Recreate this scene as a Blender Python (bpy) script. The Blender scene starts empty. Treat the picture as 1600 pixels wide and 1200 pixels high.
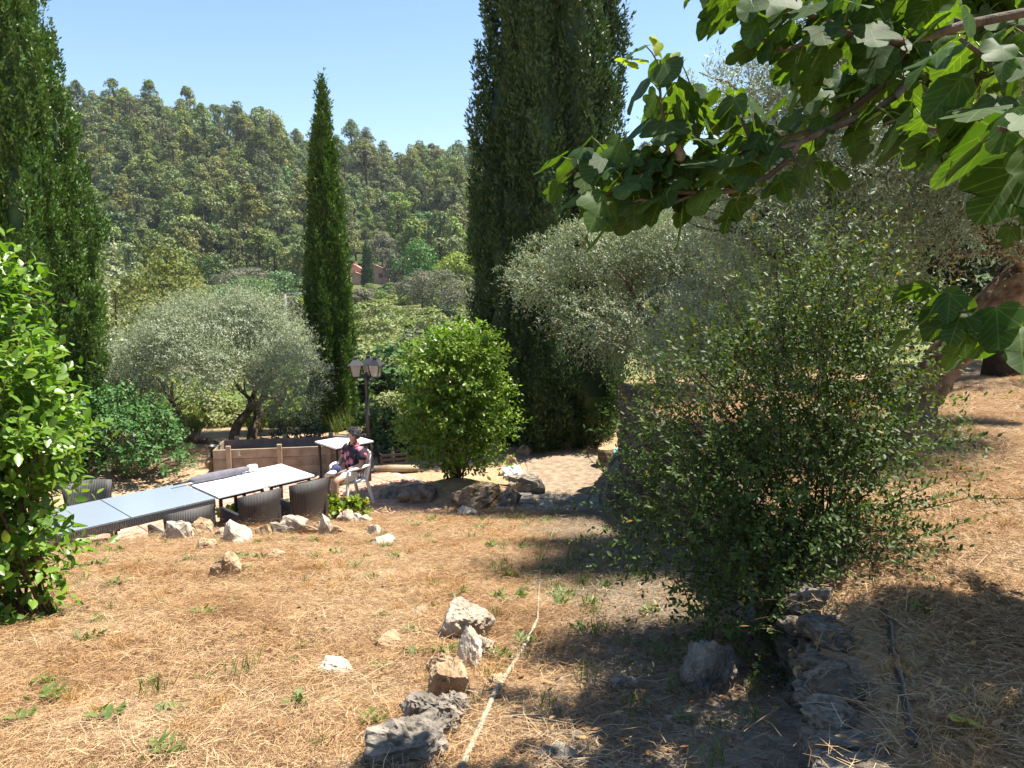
import bpy, bmesh, math, random
import numpy as np
from mathutils import Vector, Matrix, Euler, noise as mnoise

# ------------------------------------------------------------------ camera, sky, sun
S = bpy.context.scene
COL = S.collection
R_ = math.radians
FPX, PITCH, CZ = 1160.0, R_(8.8), 1.6          # focal length in px of a 1600 px picture, downward tilt, eye height
cam_d = bpy.data.cameras.new('camera'); cam = bpy.data.objects.new('camera', cam_d); COL.objects.link(cam)
cam_d.sensor_width = 36; cam_d.lens = FPX / 1600 * 36
cam_d.clip_start = 0.05; cam_d.clip_end = 4000
cam.location = (0, 0, CZ); cam.rotation_euler = (math.pi / 2 - PITCH, 0, 0)
S.camera = cam

SUN_EL, SUN_AZ = R_(65), R_(70)                # azimuth clockwise from +Y (the view direction)
world = bpy.data.worlds.new('World'); S.world = world; world.use_nodes = True
wn = world.node_tree.nodes; wl = world.node_tree.links
for n in list(wn): wn.remove(n)
sky = wn.new('ShaderNodeTexSky'); sky.sky_type = 'NISHITA'; sky.sun_disc = False
sky.sun_elevation = SUN_EL; sky.sun_rotation = SUN_AZ
sky.altitude = 200; sky.air_density = 1.15; sky.dust_density = 0.25; sky.ozone_density = 3.5
bg = wn.new('ShaderNodeBackground'); bg.inputs['Strength'].default_value = 0.075
wo = wn.new('ShaderNodeOutputWorld')
wl.new(sky.outputs[0], bg.inputs[0]); wl.new(bg.outputs[0], wo.inputs[0])
sun_d = bpy.data.lights.new('sun', 'SUN'); sun = bpy.data.objects.new('sun', sun_d); COL.objects.link(sun)
sun_d.energy = 5.0; sun_d.angle = R_(0.53); sun_d.color = (1.0, 0.93, 0.82)
sd = Vector((math.cos(SUN_EL) * math.sin(SUN_AZ), math.cos(SUN_EL) * math.cos(SUN_AZ), math.sin(SUN_EL)))
sun.rotation_euler = (-sd).to_track_quat('-Z', 'Y').to_euler(); sun.location = (6, -4, 30)
S.view_settings.view_transform = 'Standard'; S.view_settings.look = 'None'
S.view_settings.exposure = 1.52; S.view_settings.gamma = 1; S.view_settings.use_curve_mapping = False
S.render.engine = 'CYCLES'
S.cycles.max_bounces = 6; S.cycles.transparent_max_bounces = 8; S.cycles.transmission_bounces = 4
S.cycles.diffuse_bounces = 3; S.cycles.glossy_bounces = 3
S.cycles.caustics_reflective = False; S.cycles.caustics_refractive = False

# ------------------------------------------------------------------ geometry helpers
def ray(px, py):
    u = (px - 800) / FPX; v = (600 - py) / FPX
    return np.array([u, math.cos(PITCH) + v * math.sin(PITCH), -math.sin(PITCH) + v * math.cos(PITCH)])
def atz(px, py, z):
    r = ray(px, py); t = (z - CZ) / r[2]; return Vector(r * t + np.array([0, 0, CZ]))
def aty(px, py, y):
    r = ray(px, py); t = y / r[1]; return Vector(r * t + np.array([0, 0, CZ]))
def project(p):
    x, y, z = p[0], p[1], p[2] - CZ
    d = y * math.cos(PITCH) - z * math.sin(PITCH); w = y * math.sin(PITCH) + z * math.cos(PITCH)
    return 800 + FPX * x / d, 600 - FPX * w / d, d

def npmesh(name, V, F, tint=None, smooth=False):
    """V (n,3) array, F (m,k) array of one face size -> mesh, with an optional per-face 'tint' attribute"""
    V = np.ascontiguousarray(V, dtype=np.float32); F = np.ascontiguousarray(F, dtype=np.int32)
    me = bpy.data.meshes.new(name); m, k = F.shape
    me.vertices.add(len(V)); me.vertices.foreach_set('co', V.ravel())
    me.loops.add(m * k); me.loops.foreach_set('vertex_index', F.ravel())
    me.polygons.add(m)
    me.polygons.foreach_set('loop_start', np.arange(0, m * k, k, dtype=np.int32))
    me.polygons.foreach_set('loop_total', np.full(m, k, dtype=np.int32))
    if smooth: me.polygons.foreach_set('use_smooth', np.ones(m, dtype=bool))
    me.update(calc_edges=True)
    if tint is not None:
        a = me.attributes.new('tint', 'FLOAT', 'FACE'); a.data.foreach_set('value', np.asarray(tint, dtype=np.float32))
    return me

class MB:
    """collects boxes, bars, tubes and lathes; build() links them as ONE mesh object"""
    def __init__(s): s.v = []; s.f = []
    def add(s, vs, fs):
        o = len(s.v); s.v += [tuple(v) for v in vs]; s.f += [tuple(i + o for i in f) for f in fs]
    def box(s, c, size, rot=None, taper=1.0):
        hx, hy, hz = size[0] / 2, size[1] / 2, size[2] / 2
        vs = [Vector((x * hx * (taper if z > 0 else 1), y * hy * (taper if z > 0 else 1), z * hz)) for z in (-1, 1) for x, y in ((-1, -1), (1, -1), (1, 1), (-1, 1))]
        if rot is not None: vs = [rot @ v for v in vs]
        s.add([v + Vector(c) for v in vs], [(3, 2, 1, 0), (4, 5, 6, 7), (0, 1, 5, 4), (1, 2, 6, 5), (2, 3, 7, 6), (3, 0, 4, 7)])
    def bar(s, a, b, w, t=None):
        a, b = Vector(a), Vector(b); d = b - a
        if t is None: t = w
        s.box((a + b) / 2, (w, t, d.length), d.to_track_quat('Z', 'X').to_matrix())
    def tube(s, pts, rad, n=8, cap=True):
        pts = [Vector(p) for p in pts]
        if not hasattr(rad, '__len__'): rad = [rad] * len(pts)
        rings = []; up = Vector((0, 0, 1)); prev = None
        for i, p in enumerate(pts):
            d = (pts[min(i + 1, len(pts) - 1)] - pts[max(i - 1, 0)]).normalized()
            if prev is None:
                x = d.cross(up if abs(d.z) < .9 else Vector((1, 0, 0))).normalized()
            else:
                x = (prev - d * prev.dot(d)).normalized()
            prev = x; y = d.cross(x)
            rings.append([p + (x * math.cos(2 * math.pi * k / n) + y * math.sin(2 * math.pi * k / n)) * rad[i] for k in range(n)])
        vs = [v for r in rings for v in r]; fs = []
        for i in range(len(pts) - 1):
            for k in range(n):
                a = i * n + k; b = i * n + (k + 1) % n
                fs.append((a, b, b + n, a + n))
        if cap: fs.append(tuple(range(n - 1, -1, -1))); fs.append(tuple(range((len(pts) - 1) * n, len(pts) * n)))
        s.add(vs, fs)
    def lathe(s, prof, c=(0, 0, 0), n=16):
        vs = []; fs = []
        for r, z in prof:
            for k in range(n):
                a = 2 * math.pi * k / n; vs.append((c[0] + r * math.cos(a), c[1] + r * math.sin(a), c[2] + z))
        for i in range(len(prof) - 1):
            for k in range(n):
                a = i * n + k; b = i * n + (k + 1) % n; fs.append((a, b, b + n, a + n))
        fs.append(tuple(range(n - 1, -1, -1))); fs.append(tuple(range((len(prof) - 1) * n, len(prof) * n)))
        s.add(vs, fs)
    def mesh(s, name, smooth=False):
        me = bpy.data.meshes.new(name); me.from_pydata(s.v, [], s.f); me.update()
        if smooth: me.polygons.foreach_set('use_smooth', np.ones(len(me.polygons), dtype=bool))
        return me
    def build(s, name, mat, parent=None, smooth=False, bevel=0):
        o = obj(name, s.mesh(name, smooth), mat, parent)
        if bevel:
            b = o.modifiers.new('bevel', 'BEVEL'); b.width = bevel; b.segments = 2; b.limit_method = 'ANGLE'
        return o

def obj(name, me, mat=None, parent=None):
    o = bpy.data.objects.new(name, me); COL.objects.link(o)
    if mat is not None:
        if len(me.materials) == 0: me.materials.append(mat)
    if parent is not None: o.parent = parent
    return o
def tag(o, label=None, cat=None, group=None, kind=None):
    if label: o['label'] = label
    if cat: o['category'] = cat
    if group: o['group'] = group
    if kind: o['kind'] = kind
    return o
def thing(name, label, cat, loc=(0, 0, 0), rz=0, group=None):
    o = bpy.data.objects.new(name, None); COL.objects.link(o); o.empty_display_size = .1
    o.location = loc; o.rotation_euler = (0, 0, rz); return tag(o, label, cat, group)
def copy_tree(o, parent=None, label=None):
    c = o.copy(); COL.objects.link(c); c.parent = parent
    if label: c['label'] = label
    for ch in list(o.children): copy_tree(ch, c)
    return c

# ------------------------------------------------------------------ materials
def new_mat(name):
    m = bpy.data.materials.new(name); m.use_nodes = True; nt = m.node_tree
    for n in list(nt.nodes): nt.nodes.remove(n)
    out = nt.nodes.new('ShaderNodeOutputMaterial')
    return m, nt, out
def ramp(nt, fac, stops):
    r = nt.nodes.new('ShaderNodeValToRGB'); e = r.color_ramp.elements
    while len(e) < len(stops): e.new(.5)
    for el, (p, c) in zip(e, stops): el.position = p; el.color = (*c, 1)
    nt.links.new(fac, r.inputs[0]); return r.outputs[0]
def noise_n(nt, scale, detail=4, coord=None, rough=.55, w=None):
    n = nt.nodes.new('ShaderNodeTexNoise'); n.inputs['Scale'].default_value = scale
    n.inputs['Detail'].default_value = detail; n.inputs['Roughness'].default_value = rough
    if coord is not None: nt.links.new(coord, n.inputs['Vector'])
    return n
def mix_c(nt, fac, a, b, mode='MIX'):
    m = nt.nodes.new('ShaderNodeMix'); m.data_type = 'RGBA'; m.blend_type = mode
    for i, v in ((0, fac), (6, a), (7, b)):
        if isinstance(v, (int, float)): m.inputs[i].default_value = v
        elif isinstance(v, tuple): m.inputs[i].default_value = (*v, 1)
        else: nt.links.new(v, m.inputs[i])
    return m.outputs[2]
def math_n(nt, op, a, b=0.0):
    m = nt.nodes.new('ShaderNodeMath'); m.operation = op
    for i, v in ((0, a), (1, b)):
        if isinstance(v, (int, float)): m.inputs[i].default_value = v
        else: nt.links.new(v, m.inputs[i])
    return m.outputs[0]
def solid(name, stops, scale=6, rough=.8, bump=.3, bscale=40, metal=0, spec=.4, coord='Object', detail=6):
    m, nt, out = new_mat(name); tc = nt.nodes.new('ShaderNodeTexCoord')
    b = nt.nodes.new('ShaderNodeBsdfPrincipled'); c = tc.outputs[coord]
    col = ramp(nt, noise_n(nt, scale, detail, c).outputs[0], stops)
    oi = nt.nodes.new('ShaderNodeObjectInfo')
    v = nt.nodes.new('ShaderNodeHueSaturation'); nt.links.new(col, v.inputs['Color'])
    nt.links.new(math_n(nt, 'ADD', math_n(nt, 'MULTIPLY', oi.outputs['Random'], .3), .85), v.inputs['Value'])
    nt.links.new(v.outputs[0], b.inputs['Base Color'])
    b.inputs['Roughness'].default_value = rough; b.inputs['Metallic'].default_value = metal
    b.inputs['Specular IOR Level'].default_value = spec
    if bump:
        bn = nt.nodes.new('ShaderNodeBump'); bn.inputs['Strength'].default_value = bump; bn.inputs['Distance'].default_value = .02
        nt.links.new(noise_n(nt, bscale, 6, c).outputs[0], bn.inputs['Height']); nt.links.new(bn.outputs[0], b.inputs['Normal'])
    nt.links.new(b.outputs[0], out.inputs[0]); return m
def leaf_mat(name, stops, trans=.35, tcol=(1.0, 1.25, .35), rough=.45, spec=.35, under=None, veins=None, vary=0):
    """foliage: colour varies leaf by leaf (tint attribute + object random); light passes through the blades"""
    m, nt, out = new_mat(name)
    at = nt.nodes.new('ShaderNodeAttribute'); at.attribute_name = 'tint'
    oi = nt.nodes.new('ShaderNodeObjectInfo')
    t = math_n(nt, 'FRACT', math_n(nt, 'ADD', at.outputs['Fac'], oi.outputs['Random']))
    col = ramp(nt, t, stops)
    if vary:
        hs = nt.nodes.new('ShaderNodeHueSaturation'); nt.links.new(ramp(nt, at.outputs['Fac'], stops), hs.inputs['Color'])
        nt.links.new(math_n(nt, 'ADD', math_n(nt, 'MULTIPLY', oi.outputs['Random'], vary), 1 - vary * .5), hs.inputs['Value'])
        nt.links.new(math_n(nt, 'ADD', math_n(nt, 'MULTIPLY', math_n(nt, 'FRACT', math_n(nt, 'MULTIPLY', oi.outputs['Random'], 7.3)), .07), .465), hs.inputs['Hue'])
        nt.links.new(math_n(nt, 'ADD', math_n(nt, 'MULTIPLY', math_n(nt, 'FRACT', math_n(nt, 'MULTIPLY', oi.outputs['Random'], 13.7)), .4), .75), hs.inputs['Saturation'])
        col = hs.outputs[0]
    if under:
        g = nt.nodes.new('ShaderNodeNewGeometry'); col = mix_c(nt, g.outputs['Backfacing'], col, under)
    if veins:
        va = nt.nodes.new('ShaderNodeAttribute'); va.attribute_name = 'blade'; sp = nt.nodes.new('ShaderNodeSeparateXYZ'); nt.links.new(va.outputs['Vector'], sp.inputs[0])
        ax = math_n(nt, 'ABSOLUTE', sp.outputs[0]); dist = ax
        for ang, y0 in ((38, .04), (72, .02), (48, .34), (48, .50), (48, .66), (48, .80)):
            d_ = math_n(nt, 'ABSOLUTE', math_n(nt, 'SUBTRACT', math_n(nt, 'MULTIPLY', ax, math.cos(R_(ang))), math_n(nt, 'MULTIPLY', math_n(nt, 'SUBTRACT', sp.outputs[1], y0), math.sin(R_(ang)))))
            dist = math_n(nt, 'MINIMUM', dist, math_n(nt, 'ADD', d_, .004 if y0 < .1 else .008))
        mr = nt.nodes.new('ShaderNodeMapRange'); nt.links.new(dist, mr.inputs[0]); mr.inputs[1].default_value = .008; mr.inputs[2].default_value = .020; mr.inputs[3].default_value = .38; mr.inputs[4].default_value = 0
        col = mix_c(nt, mr.outputs[0], col, veins)
        g2 = nt.nodes.new('ShaderNodeNewGeometry'); col = mix_c(nt, .5, col, mix_c(nt, 1.0, col, ramp(nt, noise_n(nt, 30, 4, g2.outputs['Position']).outputs[0], [(.3, (.6, .6, .6)), (.7, (1.4, 1.35, 1.2))]), 'MULTIPLY'))
    b = nt.nodes.new('ShaderNodeBsdfPrincipled'); nt.links.new(col, b.inputs['Base Color'])
    b.inputs['Roughness'].default_value = rough; b.inputs['Specular IOR Level'].default_value = spec
    tr = nt.nodes.new('ShaderNodeBsdfTranslucent'); nt.links.new(mix_c(nt, 1.0, col, tcol, 'MULTIPLY'), tr.inputs[0])
    mx = nt.nodes.new('ShaderNodeMixShader'); mx.inputs[0].default_value = trans
    nt.links.new(b.outputs[0], mx.inputs[1]); nt.links.new(tr.outputs[0], mx.inputs[2])
    nt.links.new(mx.outputs[0], out.inputs[0]); return m

M = {}
M['cypress'] = leaf_mat('cypress_foliage', [(0, (.036, .075, .016)), (.45, (.062, .125, .022)), (.85, (.092, .165, .030)), (1, (.14, .18, .045))], .15)
M['cypress_dark'] = leaf_mat('cypress_dark_foliage', [(0, (.024, .050, .017)), (.6, (.042, .084, .022)), (1, (.075, .115, .030))], .12)
M['olive'] = leaf_mat('olive_foliage', [(0, (.13, .165, .095)), (.5, (.19, .23, .14)), (.9, (.25, .285, .19)), (1, (.29, .28, .16))], .22, (1, 1.08, .6), .5, .4, under=(.32, .36, .27))
M['olive_dusty'] = leaf_mat('olive_dusty_foliage', [(0, (.125, .17, .092)), (.5, (.18, .23, .13)), (.93, (.24, .285, .18)), (.97, (.26, .18, .06)), (1, (.22, .17, .08))], .25, (1, 1.02, .55), .5, .4, under=(.28, .325, .225))
M['laurel'] = leaf_mat('glossy_green_foliage', [(0, (.085, .165, .018)), (.5, (.13, .235, .026)), (.85, (.18, .29, .036)), (1, (.27, .32, .045))], .40, (1, 1.2, .3), .35, .5)
M['laurel_mid'] = leaf_mat('bright_shrub_foliage', [(0, (.09, .165, .016)), (.5, (.135, .235, .026)), (.85, (.19, .29, .036)), (1, (.27, .31, .04))], .48, (1.1, 1.25, .3), .38, .5)
M['privet'] = leaf_mat('privet_foliage', [(0, (.036, .062, .016)), (.5, (.060, .098, .023)), (.88, (.100, .148, .033)), (.95, (.24, .19, .03)), (1, (.26, .15, .03))], .36, (1.2, 1.25, .3), .5, .22)
M['fig'] = leaf_mat('fig_foliage', [(0, (.026, .062, .017)), (.6, (.040, .088, .021)), (1, (.062, .118, .026))], .46, (2.1, 2.1, .25), .55, .16, under=(.040, .078, .026), veins=(.16, .22, .09))
M['fig_young'] = leaf_mat('fig_young_foliage', [(0, (.20, .28, .04)), (1, (.28, .34, .05))], .5, (1.3, 1.3, .3), .5, .3)
M['pine'] = leaf_mat('pine_foliage', [(0, (.095, .125, .036)), (.35, (.145, .175, .050)), (.75, (.195, .222, .066)), (1, (.24, .25, .085))], .18, (1, 1.1, .5), .7, .2, vary=.75)
M['oak'] = leaf_mat('oak_foliage', [(0, (.055, .11, .024)), (.6, (.085, .155, .033)), (1, (.125, .19, .04))], .25, (1, 1.2, .4), .5, .3, vary=.5)
M['oak_dark'] = leaf_mat('dark_oak_foliage', [(0, (.018, .032, .011)), (.6, (.028, .048, .015)), (1, (.045, .065, .02))], .2, (1, 1.2, .4), .5, .3)
M['yellow_pine'] = leaf_mat('yellow_pine_foliage', [(0, (.085, .10, .022)), (.6, (.13, .145, .030)), (1, (.18, .18, .04))], .22, (1, 1.1, .4), .6, .2)
M['lime'] = leaf_mat('lime_foliage', [(0, (.16, .22, .025)), (1, (.26, .31, .04))], .3, (1, 1.1, .3), .5, .3)
M['scrub'] = leaf_mat('scrub_foliage', [(0, (.10, .16, .028)), (.5, (.16, .22, .045)), (.85, (.21, .255, .065)), (1, (.28, .25, .10))], .25, (1, 1.1, .4), .6, .2)
M['broom'] = leaf_mat('broom_foliage', [(0, (.15, .19, .06)), (.6, (.21, .245, .095)), (1, (.28, .27, .13))], .25, (1, 1.1, .5), .6, .2)
M['greymaquis'] = leaf_mat('grey_scrub_foliage', [(0, (.11, .12, .075)), (.6, (.16, .165, .11)), (1, (.20, .18, .12))], .22, (1, 1.05, .6), .6, .2)
M['poplar'] = leaf_mat('pale_poplar_foliage', [(0, (.20, .26, .12)), (1, (.34, .38, .24))], .3, (1, 1.1, .6), .45, .4)
M['ivy'] = leaf_mat('yellow_ivy_foliage', [(0, (.12, .20, .02)), (.6, (.20, .28, .03)), (1, (.40, .36, .03))], .35, (1, 1.1, .3), .4, .5)
M['weed'] = leaf_mat('weed_foliage', [(0, (.07, .12, .025)), (.6, (.12, .17, .04)), (1, (.20, .22, .07))], .3, (1, 1.1, .4), .5, .3)
M['dry_leaf'] = leaf_mat('fallen_leaf', [(0, (.14, .075, .03)), (.5, (.24, .14, .06)), (1, (.34, .23, .11))], .2, (1, .9, .5), .7, .2)
M['yellow_leaf'] = leaf_mat('yellow_leaf', [(0, (.40, .42, .05)), (1, (.44, .42, .06))], .35, (1, 1, .3), .5, .3)

def straw_mat(name='dry_straw', old=False):
    m, nt, out = new_mat(name)
    at = nt.nodes.new('ShaderNodeAttribute'); at.attribute_name = 'tint'
    oi = nt.nodes.new('ShaderNodeObjectInfo'); g = nt.nodes.new('ShaderNodeNewGeometry')
    a = ramp(nt, at.outputs['Fac'], [(0, (.13, .082, .045)), (.25, (.35, .245, .145)), (.7, (.52, .395, .255)), (1, (.62, .50, .35))])
    if old == 2: a = ramp(nt, at.outputs['Fac'], [(0, (.26, .15, .05)), (.5, (.50, .33, .13)), (1, (.66, .48, .24))])
    elif old: a = ramp(nt, at.outputs['Fac'], [(0, (.14, .11, .085)), (.4, (.30, .255, .20)), (1, (.52, .46, .37))])
    big = ramp(nt, noise_n(nt, 1.3, 5, g.outputs['Position']).outputs[0], [(.28, (.60, .46, .34)), (.42, (.92, .78, .62)), (.55, (.97, .88, .76)), (.70, (1.0, .96, .88))])
    c = mix_c(nt, 1.0, a, big, 'MULTIPLY')
    b = nt.nodes.new('ShaderNodeBsdfPrincipled'); nt.links.new(c, b.inputs['Base Color'])
    b.inputs['Roughness'].default_value = .6; b.inputs['Specular IOR Level'].default_value = .25
    tr = nt.nodes.new('ShaderNodeBsdfTranslucent'); nt.links.new(c, tr.inputs[0])
    mx = nt.nodes.new('ShaderNodeMixShader'); mx.inputs[0].default_value = .2
    nt.links.new(b.outputs[0], mx.inputs[1]); nt.links.new(tr.outputs[0], mx.inputs[2]); nt.links.new(mx.outputs[0], out.inputs[0])
    return m
M['straw'] = straw_mat(); M['old_straw'] = straw_mat('old_grey_straw', True); M['gold_straw'] = straw_mat('golden_tuft', 2)

def ground_mat():
    m, nt, out = new_mat('dry_earth'); g = nt.nodes.new('ShaderNodeNewGeometry'); P = g.outputs['Position']
    sx = nt.nodes.new('ShaderNodeSeparateXYZ'); nt.links.new(P, sx.inputs[0])
    n1 = noise_n(nt, 1.1, 6, P).outputs[0]; n2 = noise_n(nt, 14, 8, P, .7).outputs[0]
    near = mix_c(nt, .55, ramp(nt, n1, [(.3, (.25, .160, .092)), (.5, (.37, .255, .155)), (.7, (.46, .34, .22))]),
                 ramp(nt, n2, [(.3, (.12, .075, .042)), (.5, (.37, .26, .155)), (.72, (.58, .45, .29))]))
    tr_ = nt.nodes.new('ShaderNodeAttribute'); tr_.attribute_name = 'trodden'
    dust = ramp(nt, n2, [(.3, (.12, .10, .08)), (.5, (.26, .225, .185)), (.72, (.42, .375, .31))])
    near = mix_c(nt, math_n(nt, 'MULTIPLY', tr_.outputs['Fac'], .85), near, dust)
    far = ramp(nt, noise_n(nt, .12, 8, P, .65).outputs[0], [(.32, (.07, .10, .03)), (.5, (.13, .15, .05)), (.66, (.27, .21, .10))])
    hill = ramp(nt, noise_n(nt, .05, 8, P, .65).outputs[0], [(.35, (.030, .048, .016)), (.62, (.055, .075, .025)), (.80, (.26, .20, .11))])
    f1 = nt.nodes.new('ShaderNodeMapRange'); nt.links.new(sx.outputs[1], f1.inputs[0]); f1.inputs[1].default_value = 17; f1.inputs[2].default_value = 24
    f2 = nt.nodes.new('ShaderNodeMapRange'); nt.links.new(sx.outputs[1], f2.inputs[0]); f2.inputs[1].default_value = 170; f2.inputs[2].default_value = 240
    c = mix_c(nt, f2.outputs[0], mix_c(nt, f1.outputs[0], near, far), hill)
    b = nt.nodes.new('ShaderNodeBsdfPrincipled'); nt.links.new(c, b.inputs['Base Color'])
    b.inputs['Roughness'].default_value = .95; b.inputs['Specular IOR Level'].default_value = .1
    bn = nt.nodes.new('ShaderNodeBump'); bn.inputs['Strength'].default_value = .8; bn.inputs['Distance'].default_value = .03
    nt.links.new(noise_n(nt, 22, 8, P, .7).outputs[0], bn.inputs['Height']); nt.links.new(bn.outputs[0], b.inputs['Normal'])
    nt.links.new(b.outputs[0], out.inputs[0]); return m
M['ground'] = ground_mat()
M['rock'] = solid('limestone', [(.25, (.12, .095, .07)), (.45, (.30, .25, .19)), (.6, (.40, .34, .26)), (.8, (.50, .44, .35))], 7, .9, .9, 28, spec=.2)
M['rock_white'] = solid('white_limestone', [(.3, (.28, .235, .18)), (.5, (.45, .40, .32)), (.75, (.55, .50, .42))], 6, .9, .7, 28, spec=.2)
M['rock_tan'] = solid('ochre_limestone', [(.25, (.16, .105, .058)), (.5, (.33, .235, .145)), (.75, (.44, .34, .23))], 6, .9, .9, 28, spec=.2)
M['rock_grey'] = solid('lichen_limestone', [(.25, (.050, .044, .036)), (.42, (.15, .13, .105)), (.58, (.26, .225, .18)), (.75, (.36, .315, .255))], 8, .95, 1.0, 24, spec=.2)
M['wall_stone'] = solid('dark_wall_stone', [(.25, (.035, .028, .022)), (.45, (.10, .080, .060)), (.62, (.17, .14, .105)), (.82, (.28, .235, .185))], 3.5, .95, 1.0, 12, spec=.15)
M['bark_olive'] = solid('olive_bark', [(.3, (.055, .040, .028)), (.5, (.13, .095, .065)), (.75, (.22, .17, .12))], 9, .95, 1.0, 26, spec=.15)
M['bark_red'] = solid('shaggy_brown_bark', [(.3, (.080, .050, .032)), (.5, (.18, .120, .078)), (.75, (.30, .215, .15))], 9, .95, 1.0, 30, spec=.15)
M['bark_fig'] = solid('fig_bark', [(.3, (.060, .046, .032)), (.6, (.125, .10, .075)), (.8, (.19, .16, .125))], 14, .85, .5, 60, spec=.2)
M['bark_dark'] = solid('dark_bark', [(.3, (.03, .024, .019)), (.6, (.07, .055, .042))], 9, .95, .9, 30, spec=.1)
M['twig'] = solid('twig_bark', [(.3, (.10, .062, .035)), (.7, (.18, .115, .065))], 20, .9, .3, 60, spec=.1)
M['wood'] = solid('weathered_planks', [(.25, (.17, .135, .092)), (.5, (.29, .235, .165)), (.75, (.38, .315, .23))], 5, .9, .5, 50, spec=.15)
M['wood_purple'] = solid('stained_planks', [(.3, (.16, .115, .10)), (.7, (.27, .205, .18))], 5, .8, .3, 50, spec=.2)
M['wood_post'] = solid('timber_post', [(.3, (.26, .20, .135)), (.7, (.38, .31, .22))], 6, .9, .5, 50, spec=.15)
M['black_metal'] = solid('black_painted_iron', [(.3, (.012, .013, .014)), (.7, (.03, .031, .034))], 8, .45, .1, 60, spec=.5)
M['hinge'] = solid('tarnished_steel', [(.3, (.25, .25, .22)), (.7, (.42, .42, .38))], 8, .5, .1, 60, spec=.5, metal=.4)
M['white_plastic'] = solid('white_plastic', [(.3, (.74, .74, .74)), (.7, (.82, .82, .81))], 4, .4, 0, spec=.5)
M['white_top'] = solid('white_table_top', [(.3, (.76, .76, .75)), (.7, (.84, .84, .83))], 4, .35, 0, spec=.5)
M['tile'] = solid('terracotta_tile', [(.3, (.30, .16, .115)), (.5, (.42, .25, .18)), (.75, (.53, .38, .28))], 5, .8, .3, 40, spec=.25)
M['mortar'] = solid('pale_mortar', [(.3, (.40, .33, .25)), (.7, (.54, .47, .37))], 5, .95, .5, 40, spec=.1)
M['slab'] = solid('grey_paving', [(.3, (.15, .14, .125)), (.55, (.25, .235, .21)), (.8, (.34, .32, .29))], 6, .95, .6, 30, spec=.2)
M['gravel'] = solid('trodden_path_earth', [(.3, (.16, .12, .085)), (.55, (.27, .205, .145)), (.75, (.36, .285, .205))], 8, .98, 1.0, 30, spec=.1)
M['cane'] = solid('bleached_hose', [(.3, (.24, .20, .14)), (.7, (.36, .31, .23))], 12, .6, .2, 60, spec=.3)
M['black_pipe'] = solid('black_pipe', [(.3, (.018, .018, .019)), (.7, (.035, .035, .037))], 8, .4, .1, 60, spec=.5)
M['skin'] = solid('skin', [(.3, (.42, .235, .155)), (.7, (.50, .29, .20))], 10, .55, .05, 80, spec=.35)
M['hair'] = solid('dark_grey_hair', [(.3, (.018, .018, .020)), (.55, (.05, .05, .054)), (.75, (.22, .22, .235))], 26, .6, .8, 90, spec=.3)
M['white_cloth'] = solid('white_cotton', [(.3, (.66, .66, .68)), (.7, (.78, .78, .79))], 6, .9, .2, 30, spec=.1)
M['navy_cloth'] = solid('navy_cotton', [(.3, (.035, .05, .11)), (.7, (.07, .09, .18))], 6, .9, .2, 30, spec=.1)
M['grey_cloth'] = solid('grey_canvas', [(.3, (.11, .105, .125)), (.7, (.18, .17, .20))], 8, .9, .4, 30, spec=.1)
M['shoe'] = solid('grey_canvas_shoe', [(.3, (.10, .10, .095)), (.7, (.18, .18, .165))], 8, .85, .2, 30, spec=.2)
M['watch'] = solid('black_rubber', [(.3, (.012, .012, .013)), (.7, (.02, .02, .022))], 8, .5, 0, spec=.4)
M['crate'] = solid('dark_brown_plastic', [(.3, (.045, .038, .034)), (.7, (.085, .072, .064))], 8, .5, .1, spec=.4)
M['pink_wall'] = solid('pink_render', [(.3, (.46, .27, .215)), (.7, (.55, .35, .285))], .5, .95, .1, 2, spec=.1)
M['roof'] = solid('clay_roof_tiles', [(.3, (.44, .26, .18)), (.7, (.56, .36, .27))], 2, .95, .3, 6, spec=.1)
M['dark_glass'] = solid('dark_window', [(.3, (.03, .03, .03)), (.7, (.05, .05, .055))], 2, .2, 0, spec=.5)
M['shutter'] = solid('brown_shutter', [(.3, (.09, .06, .04)), (.7, (.13, .09, .06))], 2, .7, 0, spec=.3)
M['teal'] = solid('turquoise_tarp', [(.3, (.06, .26, .26)), (.7, (.10, .36, .36))], 3, .6, .3, 20, spec=.3)
M['bag_white'] = solid('white_plastic_bag', [(.3, (.50, .54, .58)), (.7, (.70, .72, .74))], 9, .45, .5, 30, spec=.5)
M['bag_blue'] = solid('printed_bag_colours', [(.42, (.06, .13, .32)), (.5, (.10, .32, .30)), (.58, (.50, .52, .20))], 9, .45, .5, 30, spec=.5)
M['grey_wood'] = solid('grey_deadwood', [(.3, (.16, .14, .125)), (.7, (.27, .25, .23))], 5, .9, .3, 30, spec=.1)
M['wire'] = solid('utility_wire', [(.3, (.10, .10, .10)), (.7, (.14, .14, .14))], 5, .6, 0)
M['stump_top'] = solid('cut_wood', [(.3, (.26, .16, .09)), (.7, (.40, .28, .17))], 12, .9, .5, 40, spec=.1)

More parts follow.
